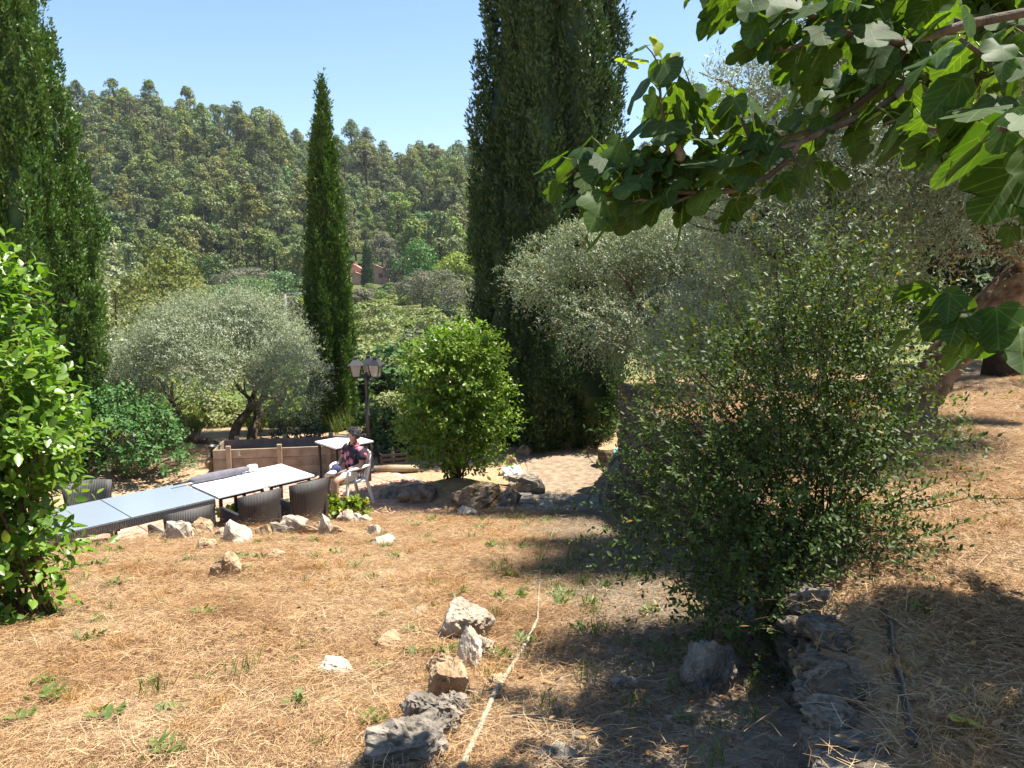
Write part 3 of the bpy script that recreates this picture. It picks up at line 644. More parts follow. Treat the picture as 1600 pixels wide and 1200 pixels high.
def spread_points(n, y0, y1, half=.74, p=1.0):
    t = rng.random(n) ** p; y = y0 + (y1 - y0) * t; x = (rng.random(n) * 2 - 1) * (half * y + 1.2); return x, y
x, y = spread_points(9000, .9, 12.5, p=.62); x2, y2 = spread_points(3500, 9, 24, p=.9)
x = np.concatenate([x, x2]); y = np.concatenate([y, y2])
k = on_lawn(x, y) & ~((y > 15.5) & (x < 1)); x, y = x[k], y[k]; n = len(x)
u = rng.random(n); dens = nz2(x, y, 1.6, 9)
idx = np.where(u < .78, rng.integers(0, 6, n), np.where((u < .90) & (dens > -.2), rng.integers(6, 9, n), rng.integers(9, 12, n)))
on_path = rng.random(n) < trod(x, y); idx = np.where(on_path, 12 + rng.integers(0, 3, n), idx)
scl = np.where(idx < 6, .7 + .5 * rng.random(n), np.where(idx < 9, .5 + .8 * rng.random(n), .7 + .6 * rng.random(n)))
scatter('dry_grass', np.stack([x, y, H(x, y) + .002], 1), slope_rot(rng, x, y), scl, idx, protos, 'matted golden dry grass covering the lawn and the bank', 'grass')
pb = [rock_mesh('pebble', 700 + i, (.05, .045, .025), 2, 6, .08) for i in range(3)]
for me_ in pb: me_.materials.append(M['rock'])
px_ = rng.normal(size=420) * .5 + .7; py_ = 1.6 + rng.random(420) * 10; k = (px_ < np.interp(py_, WY, WX) - .05) & (trod(px_, py_) > .2); px_, py_ = px_[k], py_[k]
scatter('gravel', np.stack([px_, py_, H(px_, py_) - .004], 1), slope_rot(rng, px_, py_), .3 + 1.1 * rng.random(len(px_)) ** 3, rng.integers(0, 3, len(px_)), pb, 'small loose stones scattered over the trodden path', 'gravel')
# weeds
def weed_mesh(n, L, W, el0):
    a = rng.random(n) * 6.28; el = el0 + .7 * rng.random(n); D = np.stack([np.cos(a) * np.cos(el), np.sin(a) * np.cos(el), np.sin(el)], 1)
    P = np.zeros((n, 3)); P[:, :2] = rng.normal(size=(n, 2)) * .03; P[:, 2] = rng.random(n) * .03
    me = leaves('weed', rng, P, D, np.tile([0, 0, 1.], (n, 1)) + rng.normal(size=(n, 3)) * .3, L * (.6 + .7 * rng.random(n)), W, 'diamond'); me.materials.append(M['weed']); return me
wp = [weed_mesh(22, .055, .017, .15), weed_mesh(26, .085, .0045, .7), weed_mesh(16, .06, .024, .2)]
x, y = spread_points(760, 1.6, 11.5, p=.7); k = on_lawn(x, y) & ((x < 1) | (rng.random(len(x)) < .15)) & (nz2(x, y, 1.1, 21) > -.35); x, y = x[k], y[k]
x2 = rng.normal(size=90) * .45 + .75; y2 = 2.2 + rng.random(90) * 6; k2 = x2 < np.interp(y2, WY, WX) - .1
i2 = np.ones(k2.sum(), int); i1 = rng.choice([0, 0, 0, 0, 2, 2, 1], len(x)); x = np.concatenate([x, x2[k2]]); y = np.concatenate([y, y2[k2]]); idx = np.concatenate([i1, i2])
scatter('weeds', np.stack([x, y, H(x, y) + .004], 1), slope_rot(rng, x, y), .5 + .8 * rng.random(len(x)), idx, wp, 'small green weeds scattered through the dry lawn', 'weeds')
# fallen leaves and twigs
n = 26; P = np.zeros((n, 3)); P[:, :2] = rng.normal(size=(n, 2)) * .16; P[:, 2] = .01 + .02 * rng.random(n); a = rng.random(n) * 6.28
D = np.stack([np.cos(a), np.sin(a), rng.normal(size=n) * .2], 1); me = leaves('litter', rng, P, D, np.tile([0, 0, 1.], (n, 1)) + rng.normal(size=(n, 3)) * .4, .025 + .022 * rng.random(n), .014, 'quad6'); me.materials.append(M['dry_leaf'])
x = np.concatenate([rng.normal(size=220) * .6 + 1.2, rng.normal(size=160) * 2 + 3.2, rng.normal(size=60) * 1.2 - 2.2]); y = np.concatenate([1.4 + rng.random(220) * 5, 2 + rng.random(160) * 4, 3 + rng.random(60) * 3])
k = on_lawn(x, y); x, y = x[k], y[k]
scatter('leaf_litter', np.stack([x, y, H(x, y) + .012], 1), slope_rot(rng, x, y), .7 + .6 * rng.random(len(x)), np.zeros(len(x), int), [me], 'brown fallen leaves lying in the shade by the wall and bush', 'leaves')

# ------------------------------------------------------------------ cypresses
def cypress(name, base, height, rmax, prof, mat, seed, label, n_plume, group=None, blades=8, bl=(.05, .10), cones=0, tl=.42):
    rng = np.random.default_rng(seed); t = thing(name, label, 'tree', base, 0, group)
    hp = [p[0] for p in prof]; rp = [p[1] for p in prof]
    w = np.interp(np.linspace(0, 1, 200), hp, rp); cdf = np.cumsum(w + .06); cdf /= cdf[-1]
    def lump(th, h): return 1 + .15 * np.sin(th * 6 + 2 * np.sin(h * 7 + seed)) + .09 * np.sin(th * 11 + h * 9 + seed) + .07 * np.sin(h * 41 + th * 3) * np.sin(th * 2 + seed) + .05 * np.sin(h * 90 + th * 7)
    h = np.interp(rng.random(n_plume), cdf, np.linspace(0, 1, 200)); th = rng.random(n_plume) * 6.283
    r = rmax * np.interp(h, hp, rp) * lump(th, h) * (.82 + .18 * rng.random(n_plume))
    off = .04 * rmax * np.sin(h * 5 + seed)
    P = np.stack([r * np.cos(th) + off, r * np.sin(th), h * height * .985 - tl * .5], 1); rad = np.stack([np.cos(th), np.sin(th), 0 * th], 1)
    PD = unit(rad * .08 + np.array([0, 0, 1.0]) + rng.normal(size=(n_plume, 3)) * .10); pl = tl * (.6 + .8 * rng.random(n_plume))
    m = blades; tt = rng.random((n_plume, m)); wd = tl * .16 * np.sin(np.pi * np.clip(tt * .85 + .12, 0, 1))
    an = rng.random((n_plume, m)) * 6.283; tan = np.stack([-np.sin(th), np.cos(th), 0 * th], 1)
    sd_ = tan[:, None, :] * np.cos(an)[:, :, None] + rad[:, None, :] * (np.sin(an)[:, :, None] * .9 + .25)
    Q = P[:, None, :] + PD[:, None, :] * (tt * pl[:, None])[:, :, None] + sd_ * (wd * np.sqrt(rng.random((n_plume, m))))[:, :, None]
    D = unit(PD[:, None, :] * .8 + sd_ * .55 + rng.normal(size=(n_plume, m, 3)) * .28)
    NN = unit(sd_ + rng.normal(size=(n_plume, m, 3)) * .5)
    L = bl[0] + (bl[1] - bl[0]) * rng.random((n_plume, m))
    tint = np.clip(rng.random((n_plume, 1)) * .55 + rng.random((n_plume, m)) * .45, 0, .999)
    me = leaves('foliage', rng, Q.reshape(-1, 3), D.reshape(-1, 3), NN.reshape(-1, 3), L.ravel(), L.ravel() * .42, 'diamond', tint.ravel())
    tag(obj('foliage', me, M[mat], t), kind='stuff')
    nr, na = 60, 28; V = []; hh = np.linspace(.01, .985, nr)
    for a in hh:
        an = np.arange(na) / na * 6.283; rr = rmax * np.interp(a, hp, rp) * lump(an, np.full(na, a)) * .74
        V.append(np.stack([rr * np.cos(an) + .04 * rmax * np.sin(a * 5 + seed), rr * np.sin(an), np.full(na, a * height)], 1))
    V = np.concatenate(V); i, k = np.meshgrid(np.arange(nr - 1), np.arange(na), indexing='ij')
    a0 = (i * na + k).ravel(); b0 = (i * na + (k + 1) % na).ravel()
    me = npmesh('crown', V, np.stack([a0, b0, b0 + na, a0 + na], 1), rng.random((nr - 1) * na) * .6)
    obj('crown', me, M[mat], t)
    tr = MB(); tr.tube([(0, 0, -.2), (0, 0, .3), (.03, 0, height * .5)], [.2 * rmax + .06, .16 * rmax + .05, .05], 9); tr.build('trunk', M['bark_dark'], t, True)
    if cones:
        b = MB(); rc = random.Random(seed)
        for _ in range(cones):
            hh_ = rc.uniform(.1, .9); a = rc.uniform(0, 6.28); rr = rmax * float(np.interp(hh_, hp, rp)) * 1.0
            b.lathe([(.004, -.016), (.016, -.008), (.017, .006), (.005, .016)], (rr * math.cos(a), rr * math.sin(a), hh_ * height), 6)
        tag(b.build('cones', M['wood_post'], t, True), kind='stuff')
    return t
COLUMN = [(0, .55), (.05, .8), (.15, .97), (.3, 1.0), (.5, .93), (.7, .74), (.85, .46), (.93, .24), (.97, .10), (1, .03)]
b = aty(34, 600, 14.2); cypress('cypress_tree', (b.x, b.y, Hs(b.x, b.y) - .05), 14.5, 1.36, [(0, .8), (.12, .97), (.22, 1.0), (.34, .93), (.46, .84), (.55, .73), (.62, .63), (.75, .46), (.9, .2), (1, .02)], 'cypress', 1, 'tall thick green cypress with small cones behind the leafy laurel hedge shrub', 4300, None, 44, (.055, .115), 160, .46)
b = aty(519, 600, 18.0); cypress('cypress_tree', (b.x, b.y, Hs(b.x, b.y) - .05), aty(513, 118, 18.0).z - Hs(b.x, b.y) + .05, .50, [(0, .85), (.08, .97), (.2, 1.0), (.35, .98), (.5, .88), (.65, .68), (.8, .46), (.88, .28), (.93, .15), (.97, .10), (1, .03)], 'cypress', 2, 'slim pointed cypress behind the wooden raised bed', 2300, None, 40, (.05, .10), 0, .40)
b = aty(858, 600, 16.6); cypress('cypress_tree', (b.x, b.y, Hs(b.x, b.y) - .05), 15.5, 1.62, [(0, .80), (.06, .97), (.14, 1.0), (.3, .97), (.5, .84), (.62, .76), (.75, .6), (.9, .33), (1, .03)], 'cypress_dark', 3, 'broad dark cypress at the end of the paved path', 4600, None, 44, (.06, .12), 0, .55)

# ------------------------------------------------------------------ olive trees
def limb(mb, rg, p, d, L, r0, r1, seg=6, wob=.12, up=0.0, n=8):
    pts = [Vector(p)]; rr = [r0]; d = Vector(d).normalized()
    for i in range(seg):
        d = (d + Vector((rg.gauss(0, wob), rg.gauss(0, wob), rg.gauss(0, wob) + up))).normalized()
        pts.append(pts[-1] + d * L / seg); rr.append(r0 + (r1 - r0) * (i + 1) / seg)
    mb.tube(pts, rr, n); return pts, d
def olive_crown(name, t, rng, clumps, n, mat, L=.30, m=10, leaf=(.05, .012), shell=(.3, 1), up=.25, droop=.25):
    tot = sum(c[1][0] * c[1][1] * c[1][2] for c in clumps) ; out = []
    A = [sum(np.array(c[1]) ** 2) for c in clumps]; A = np.array(A) / sum(A)
    Ps = []; Ds = []
    for (c, r), a in zip(clumps, A):
        P, D = shoots_on(rng, c, r, max(8, int(n * a)), rng.random() * 9, shell, .25, 3); Ps.append(P); Ds.append(D)
    P = np.concatenate(Ps); D = np.concatenate(Ds)
    Q, LD, LN, DD = shoot_leaves(rng, P, D, L * (.6 + .8 * rng.random(len(P))), m, 1.0, up, droop)
    k = len(Q); tint = np.clip(np.repeat(rng.random(len(P)), m) * .6 + rng.random(k) * .4, 0, .999)
    me = leaves(name, rng, Q, LD, LN, leaf[0] * (.7 + .6 * rng.random(k)), leaf[1] * (.8 + .5 * rng.random(k)), 'diamond', tint)
    return tag(obj(name, me, M[mat], t), kind='stuff'), P
# olive beyond the terrace
rng = np.random.default_rng(21); rg = random.Random(21)
b = atz(348, 697, TZ - .1); base = Vector((b.x, b.y, Hs(b.x, b.y) - .05))
t = thing('olive_tree', 'rounded silvery olive tree with low twisted trunks behind the wooden raised bed', 'tree', base)
for (ox, dx, dz, L, r0) in ((-.05, -1.1, .35, 1.0, .17), (.25, .15, 1, .9, .13), (.65, .1, 1, .8, .13)):
    mb = MB(); pts, d = limb(mb, rg, (ox, 0, -.1), (dx, 0, dz), L, r0, r0 * .7, 7, .18)
    for _ in range(4):
        p2, d2 = limb(mb, rg, pts[-1 - (_ > 2)], (d.x * .3 + rg.uniform(-.8, .8), rg.uniform(-.7, .7), 1), rg.uniform(1.0, 1.5), r0 * .5, .025, 7, .2)
        for _ in range(2): limb(mb, rg, p2[4], (rg.uniform(-1, 1), rg.uniform(-1, 1), .7), .8, .03, .01, 5, .2, n=5)
    mb.build('trunk', M['bark_olive'], t, True)
cl = []
for i in range(46):
    a = rg.uniform(0, 6.28); u = rg.uniform(-.08, 1); rr = math.sqrt(max(0, 1 - u * u)) * rg.uniform(.7, 1)
    cl.append(((rr * 2.0 * math.cos(a), rr * 1.9 * math.sin(a), 1.72 + u * 1.30), (rg.uniform(.4, .7),) * 2 + (rg.uniform(.35, .55),)))
cl += [((-1.75, -.4, 1.05), (.55, .6, .5)), ((1.75, -.3, .95), (.5, .5, .45)), ((2.0, -.2, 1.5), (.4, .5, .5)), ((1.55, -.6, 1.25), (.5, .5, .45)), ((-2.0, -.2, 1.5), (.5, .5, .5))]
olive_crown('crown', t, rng, cl, 11000, 'olive', .26, 9, (.062, .017))
# olive A above the wall, hanging over the path
b = aty(1010, 600, 11.8); base = Vector((b.x + .3, b.y, Hs(b.x + .3, b.y) - .05))
t = thing('olive_tree', 'grey-green olive tree hanging over the wall in front of the broad cypress', 'tree', base)
mb = MB(); pts, d = limb(mb, rg, (0, 0, -.1), (.1, 0, 1), 1.0, .17, .12, 6, .15)
for _ in range(6):
    p2, d2 = limb(mb, rg, pts[-1], (rg.uniform(-1, .8), rg.uniform(-.7, .5), .7), rg.uniform(1.2, 1.7), .07, .02, 7, .2)
    limb(mb, rg, p2[4], (rg.uniform(-1, 1), rg.uniform(-1, 1), .3), .9, .03, .01, 5, .2, n=5)
mb.build('trunk', M['bark_olive'], t, True)
cl = []
for i in range(44):
    px = rg.uniform(815, 1180); py = rg.uniform(325, 545); yy_ = rg.uniform(10.4, 12.6)
    if px < 870 and (py < 400 or py > 470): continue
    if px < 960 and py > 520: continue
    if py < 370 and px < 900: continue
    c = aty(px, py, yy_) - base; cl.append((tuple(c), (rg.uniform(.32, .6), rg.uniform(.35, .6), rg.uniform(.3, .5))))
olive_crown('crown', t, rng, cl, 12000, 'olive_dusty', .26, 9, (.058, .015), up=.0, droop=.4)
# olive B with the shaggy leaning trunk
b = aty(1405, 668, 8.0); base = Vector((b.x, b.y, Hs(b.x, b.y) - .1))
t = thing('olive_tree', 'old olive tree with a shaggy brown leaning trunk on the dry bank', 'tree', base)
def rel(px, py, y): return aty(px, py, y) - base
mb = MB(); pts = [Vector((0, 0, -.1)), rel(1432, 620, 8.0), rel(1470, 572, 7.95), rel(1515, 515, 7.9), rel(1560, 470, 7.9), rel(1610, 425, 7.9), rel(1680, 380, 7.9), rel(1740, 300, 8)]
mb.tube(pts, [.26, .22, .20, .205, .20, .195, .17, .13], 14)
tk = mb.build('trunk', M['bark_red'], t, True)
sub = tk.modifiers.new('sub', 'SUBSURF'); sub.levels = 3; sub.render_levels = 3
tex = bpy.data.textures.new('bark_relief', 'CLOUDS'); tex.noise_scale = .16; tex.noise_depth = 4
dm = tk.modifiers.new('relief', 'DISPLACE'); dm.texture = tex; dm.strength = .10; dm.mid_level = .5; dm.texture_coords = 'LOCAL'
mb = MB()
for pl in ([(1605, 430, 7.9), (1590, 405, 7.6), (1560, 392, 7.4), (1510, 398, 7.2), (1470, 410, 7.0)], [(1405, 665, 8.2), (1370, 560, 8.0), (1330, 430, 7.6), (1300, 340, 7.4), (1290, 250, 7.2)],
           [(1405, 665, 8.1), (1330, 520, 7.7), (1250, 420, 7.2), (1200, 340, 7.0), (1180, 260, 6.9)], [(1330, 430, 7.6), (1380, 300, 7.4), (1420, 200, 7.3), (1440, 120, 7.3)], [(1250, 420, 7.2), (1150, 360, 7.0), (1080, 330, 6.9)],
           [(1610, 425, 7.9), (1560, 330, 7.6), (1500, 230, 7.4), (1460, 150, 7.3)], [(1300, 340, 7.4), (1240, 250, 7.2), (1200, 170, 7.1)], [(1505, 232, 7.4), (1540, 380, 7.1), (1560, 360, 7.0)]):
    pts = [rel(*p) for p in pl]; mb.tube(pts, np.linspace(.055, .012, len(pts)), 6)
    for p in pts[1:]:
        for _ in range(3): limb(mb, rg, p, (rg.uniform(-1, 1), rg.uniform(-1, 1), rg.uniform(-.3, 1)), rg.uniform(.4, .9), .018, .005, 5, .25, n=4)
mb.build('branches', M['bark_olive'], t, True)
cl = []
for i in range(100):
    px = rg.uniform(1050, 1640); py = rg.uniform(110, 560); yy_ = rg.uniform(6.3, 8.4)
    if py > 500 and px > 1330: continue
    if px < 1130 and py < 260: continue
    if px > 1420 and py > 380: continue
    c = rel(px, py, yy_); cl.append((tuple(c), (rg.uniform(.25, .5), rg.uniform(.3, .5), rg.uniform(.25, .42))))
for i in range(26):    # the part of its crown above and beyond the picture
    y_ = rg.uniform(6.2, 9); cl.append((tuple(Vector((rg.uniform(.36, .75) * y_, y_, rg.uniform(3.2, 4.6))) - base), (.5, .5, .4)))
olive_crown('crown', t, rng, cl, 19000, 'olive_dusty', .24, 9, (.056, .0145), up=.1, droop=.3)

# ------------------------------------------------------------------ leafy shrubs
def shrub(name, label, base, blobs, nshoot, L, m, leaf, mat, rng, templ='ovate', shell=(.5, 1), spread=1.0, up=.5, droop=.12, stems=14, stem_mat='twig', cat='shrub', n_parts=0, amp=.2, zmin=-.5, sr=.010, jit=.35, long=0):
    t = thing(name, label, cat, base); base = np.array(base)
    A = np.array([sum(np.array(r) ** 2) for c, r in blobs]); A /= A.sum(); Ps = []; Ds = []
    for (c, r), a in zip(blobs, A):
        P, D = shoots_on(rng, c, r, int(nshoot * a) + 4, rng.random() * 9, shell, amp, 3, zmin); Ps.append(P); Ds.append(D)
    P = np.concatenate(Ps); D = np.concatenate(Ds); k = P[:, 2] + base[2] > H(P[:, 0] + base[0], P[:, 1] + base[1]) + .02; P, D = P[k], D[k]
    Ls = L * (.6 + .8 * rng.random(len(P)))
    Q, LD, LN, DD = shoot_leaves(rng, P, D, Ls, m, spread, up, droop, jit)
    if long:
        nl = long; e = rng.integers(0, len(P), nl); P2 = P[e] * .62; D2 = unit(P[e] - np.array([0, 0, .1])); L2 = np.linalg.norm(P[e], axis=1) * .5 + .22
        Q2, LD2, LN2, DD2 = shoot_leaves(rng, P2, D2, L2, 26, spread, .35, 0, .15); Q = np.concatenate([Q, Q2]); LD = np.concatenate([LD, LD2]); LN = np.concatenate([LN, LN2])
    k = len(Q); tint = np.clip(np.concatenate([np.repeat(rng.random(len(P)), m), rng.random(26 * long)]) * .5 + rng.random(k) * .5, 0, .999)
    LL = leaf[0] * (.6 + .6 * rng.random(k)); WW = LL * leaf[1]
    keep = np.ones(k, bool)
    if n_parts:
        W_ = Q + base; x, y, z = W_[:, 0], W_[:, 1], W_[:, 2] - CZ
        d = y * math.cos(PITCH) - z * math.sin(PITCH); u = 800 + FPX * x / d; vv = 600 - FPX * (y * math.sin(PITCH) + z * math.cos(PITCH)) / d
        facing = np.abs(np.sum(unit(W_ - np.array([0, 0, CZ])) * unit(LN), 1))
        score = np.where((u > 4) & (u < 1596) & (vv > 4) & (vv < 1196), LL / d * (1 + facing) - .004 * d, -9)
        pick = np.argsort(-score)[:n_parts]; keep[pick] = False
        T, F = TEMPL[templ]; lme = npmesh('leaf', T, F, np.zeros(len(F)), smooth=False); lme.materials.append(M[mat])
        X, Y, Z = leaf_frames(Q[pick], LD[pick], LN[pick])
        for j, q in enumerate(pick):
            o = obj('leaf', lme, None, t)
            o.matrix_local = Matrix(((X[j, 0] * WW[q], Y[j, 0] * LL[q], Z[j, 0] * WW[q], Q[q, 0]), (X[j, 1] * WW[q], Y[j, 1] * LL[q], Z[j, 1] * WW[q], Q[q, 1]), (X[j, 2] * WW[q], Y[j, 2] * LL[q], Z[j, 2] * WW[q], Q[q, 2]), (0, 0, 0, 1)))
    me = leaves('foliage', rng, Q[keep], LD[keep], LN[keep], LL[keep], WW[keep], templ, tint[keep]); tag(obj('foliage', me, M[mat], t), kind='stuff')
    if stems:
        mb = MB(); rr = random.Random(7); js = rng.choice(len(P), min(stems * 9, len(P)), replace=False)
        for q, j in enumerate(js):
            e = Vector(P[j] + DD[j] * Ls[j] * .95); s = Vector((rr.gauss(0, .09), rr.gauss(0, .09), -.05)); mid = s.lerp(Vector(P[j]), .5) + Vector((0, 0, .12 * e.z))
            big = q < stems
            mb.tube([s, s.lerp(mid, .6), mid, Vector(P[j]), e] if big else [mid.lerp(Vector(P[j]), .4), Vector(P[j]), e], [sr * 1.4, sr * 1.2, sr, sr * .6, sr * .25] if big else [sr * .5, sr * .45, sr * .25], 5)
        mb.build('stems', M[stem_mat], t, True)
    return t
# left near shrub
base = ground_at(10, 985); base = (base.x, base.y + .3, Hs(base.x, base.y + .3) - .02)
def brel(px, py, y): return np.array(aty(px, py, y)) - np.array(base)
rng = np.random.default_rng(31)
bl = [(brel(px, py, y), (r, r * .9, rz)) for px, py, y, r, rz in ((-55, 560, 4.5, .38, .48), (-30, 660, 4.4, .40, .43), (-5, 760, 4.4, .33, .38), (-15, 860, 4.35, .36, .36), (-40, 930, 4.3, .38, .28), (-90, 700, 4.6, .5, .6), (-110, 880, 4.5, .5, .5), (-50, 480, 4.6, .25, .28), (5, 690, 4.3, .26, .3))]
shrub('laurel_shrub', 'tall bright green leafy shrub at the lawn edge in front of the thick cypress', base, bl, 1500, .26, 8, (.080, .52), 'laurel', rng, 'ovate', (.45, 1), 1.0, .55, .05, 16, n_parts=300, sr=.008)
# round shrub by the lamp
p = Vector((-.96, 12.4, 0)); base = (p.x, p.y, Hs(p.x, p.y) - .03)
bl = [(brel(px, py, 12.4), (r * .86, r * .86, rz * .95)) for px, py, r, rz in ((712, 600, .78, .78), (700, 660, .78, .70), (735, 560, .55, .45), (680, 575, .50, .5), (745, 650, .62, .65), (720, 710, .70, .35), (668, 680, .45, .55))]
shrub('round_shrub', 'round bright green leafy shrub on a rocky mound beside the lamp post', base, bl, 1900, .30, 9, (.085, .52), 'laurel_mid', rng, 'quad6', (.5, 1), 1.0, .45, .10, 22, sr=.012)
# privet bush on the wall
base = (1.62, 3.75, Hs(1.62, 3.75) - .02)
def brel(px, py, y): return np.array(aty(px, py, y)) - np.array(base)
bl = [(brel(px, py, y), (r, r * .9, rz)) for px, py, y, r, rz in ((1230, 640, 3.9, .52, .42), (1200, 760, 3.75, .60, .38), (1150, 840, 3.6, .46, .30), (1300, 760, 3.8, .50, .45), (1290, 560, 3.95, .40, .42), (1120, 700, 3.75, .40, .32), (1180, 930, 3.4, .38, .26), (1330, 660, 3.9, .38, .35), (1050, 800, 3.7, .32, .25), (1230, 490, 4.0, .34, .35), (1330, 850, 3.6, .32, .28), (1340, 490, 4.1, .30, .34), (1100, 580, 3.85, .22, .25), (1240, 1000, 3.3, .25, .2))]
shrub('privet_bush', 'loose dark green small-leaved bush growing on the stone wall beside the path', base, bl, 2450, .25, 15, (.032, .46), 'privet', rng, 'quad6', (.3, 1.05), .95, .45, .0, 26, stem_mat='bark_dark', sr=.006, amp=.34, cat='bush', zmin=-1, long=90)
# shrubs behind the terrace, on the left
base = (-7.0, 13.3, Hs(-7.0, 13.3))
def brel(px, py, y): return np.array(aty(px, py, y)) - np.array(base)
bl = [(brel(px, py, y), (r, r, rz)) for px, py, y, r, rz in ((215, 690, 13.3, .75, .62), (180, 660, 13.5, .6, .6), (150, 700, 13.4, .6, .5), (245, 715, 13.2, .5, .4), (110, 690, 13.4, .6, .6))]
shrub('leafy_shrub', 'mid green leafy shrub between the thick cypress and the olive tree', base, bl, 1000, .28, 8, (.085, .5), 'oak', rng, 'quad6', (.5, 1), 1, .45, .1, 12)
base = (-7.6, 15.5, Hs(-7.6, 15.5)); bl = [(brel(px, py, y), (r, r, rz)) for px, py, y, r, rz in ((200, 640, 15.6, .7, .8), (240, 660, 15.6, .6, .6))]
def brel(px, py, y): return np.array(aty(px, py, y)) - np.array(base)
bl = [(brel(px, py, y), (r, r, rz)) for px, py, y, r, rz in ((190, 640, 15.6, .7, .8), (235, 665, 15.6, .6, .6))]
shrub('grey_shrub', 'pale grey-green feathery shrub behind the leafy shrub left of the olive tree', base, bl, 700, .3, 9, (.05, .3), 'olive', rng, 'diamond', (.4, 1), 1, .4, .1, 8)
base = (-2.15, 15.2, Hs(-2.15, 15.2))
def brel(px, py, y): return np.array(aty(px, py, y)) - np.array(base)
bl = [(brel(px, py, y), (r, r, rz)) for px, py, y, r, rz in ((600, 690, 15.3, .42, .3), (630, 680, 15.2, .45, .4), (655, 690, 15.2, .4, .4), (590, 660, 15.6, .4, .3))]
shrub('low_shrub', 'low broad-leaved green plants behind the crate and lamp post', base, bl, 520, .24, 7, (.095, .6), 'weed', rng, 'quad6', (.4, 1), 1, .4, .1, 6)
base = (-2.9, 24, Hs(-2.9, 24))
def brel(px, py, y): return np.array(aty(px, py, y)) - np.array(base)
bl = [(brel(px, py, y), (r, r, rz)) for px, py, y, r, rz in ((600, 600, 26, .9, .7), (640, 610, 26, .9, .6), (580, 610, 26, .8, .5))]
shrub('dark_bush', 'dark green bush behind the lamp post', base, bl, 700, .4, 8, (.11, .55), 'oak_dark', rng, 'quad6', (.5, 1), 1, .4, .1, 6, cat='bush')
base = (-4.7, 15.6, Hs(-4.7, 15.6))
bl = [((0, 0, .25), (.45, .4, .35)), ((.35, .1, .2), (.35, .3, .28))]
shrub('low_bush', 'small dark green bush between the olive trunk and the slim cypress', base, bl, 200, .2, 7, (.07, .5), 'oak_dark', rng, 'quad6', (.4, 1), 1, .4, .1, 5, cat='bush')
# grape-like ivy along the lawn edge
p0 = ground_at(470, 812); base = (p0.x, p0.y, p0.z - .05)
def grel(px, py):
    g = ground_at(px, py); return np.array((g.x - base[0], g.y - base[1], g.z - base[2] + .09))
bl = [(grel(px, 822 - (px - 360) * .08), (.16, .14, .13)) for px in range(362, 570, 14)]
shrub('creeping_vine', 'yellow-green creeping vine along the lawn edge behind the rocks', base, bl, 560, .13, 5, (.09, .85), 'ivy', rng, 'quad6', (.3, 1), 1, .3, .1, 5, cat='vine', zmin=-1)

# ------------------------------------------------------------------ fig tree
def blade_attr(me, V):
    a = me.attributes.new('blade', 'FLOAT_VECTOR', 'POINT'); a.data.foreach_set('vector', np.asarray(V, np.float32).ravel()); return me
def fig_leaf_mesh(v):
    half = [[(0, .02), (.16, -.10), (.34, -.05), (.44, .10), (.40, .24), (.33, .33), (.45, .46), (.52, .62), (.44, .72), (.27, .64), (.19, .60), (.25, .78), (.17, .93), (0, 1.02)],
            [(0, .02), (.18, -.10), (.38, -.03), (.48, .16), (.50, .34), (.56, .52), (.50, .63), (.34, .60), (.24, .62), (.30, .78), (.20, .94), (0, 1.04)],
            [(0, .02), (.20, -.09), (.40, .0), (.50, .20), (.52, .40), (.46, .58), (.40, .64), (.34, .80), (.18, .95), (0, 1.0)]][v]
    pts = half + [(-x, y) for x, y in half[-2:0:-1]]
    def zz(x, y): return .10 * abs(x) * (1 - .5 * y) - .22 * x * x - .16 * max(0, y - .45) ** 2 * 2 + .03 * math.sin(9 * x + 5 * y + v)
    mids = [(0, .3), (0, .62)]
    allp = pts + mids; n = len(pts); top = n; m1, m2 = n, n + 1; F = []
    for i in range(n):
        j = (i + 1) % n; ym = (pts[i][1] + pts[j][1]) / 2
        F.append((i, j, m1) if ym < .47 else (i, j, m2))
    for i in range(n):     # bridge where the fan changes hub
        j = (i + 1) % n; k = (i + 2) % n
        a = (pts[i][1] + pts[j][1]) / 2 < .47; b_ = (pts[j][1] + pts[k][1]) / 2 < .47
        if a != b_: F.append((j, m2, m1) if a else (j, m1, m2))
    V = np.array([(x, y, zz(x, y)) for x, y in allp]); F = np.array(F)
    nn = np.cross(V[F[:, 1]] - V[F[:, 0]], V[F[:, 2]] - V[F[:, 0]]); F[nn[:, 2] < 0] = F[nn[:, 2] < 0][:, ::-1]
    return V, F
FIG = [fig_leaf_mesh(v) for v in range(3)]
fig_me = []
for V, F in FIG:
    me = npmesh('leaf', V, F, np.zeros(len(F)), smooth=True); blade_attr(me, V); me.materials.append(M['fig']); fig_me.append(me)
young_me = npmesh('leaf', FIG[0][0], FIG[0][1], np.zeros(len(FIG[0][1])), smooth=True); young_me.materials.append(M['fig_young'])
rg = random.Random(77)
base = Vector((3.1, 2.75, Hs(3.1, 2.75) - .08))
fig = thing('fig_tree', 'fig tree with large lobed leaves reaching over the path from the bank', 'tree', base)
def frel(px, py, y): return aty(px, py, y) - base
def V3(x, y, z): return Vector((x, y, z)) - base
mb = MB(); mb.tube([(0, 0, -.1), (-.05, -.05, .5), (-.12, -.1, 1.1), (-.3, -.2, 1.7), (-.55, -.3, 2.15)], [.16, .13, .12, .10, .085], 10)
mb.tube([(-.12, -.1, 1.1), (.1, .3, 1.8), (.2, .6, 2.6), (.1, .8, 3.3)], [.09, .07, .05, .03], 8)
mb.tube([(-.3, -.2, 1.7), (-.5, .3, 2.3), (-.8, .7, 2.9)], [.06, .045, .025], 8)
mb.build('trunk', M['bark_fig'], fig, True)
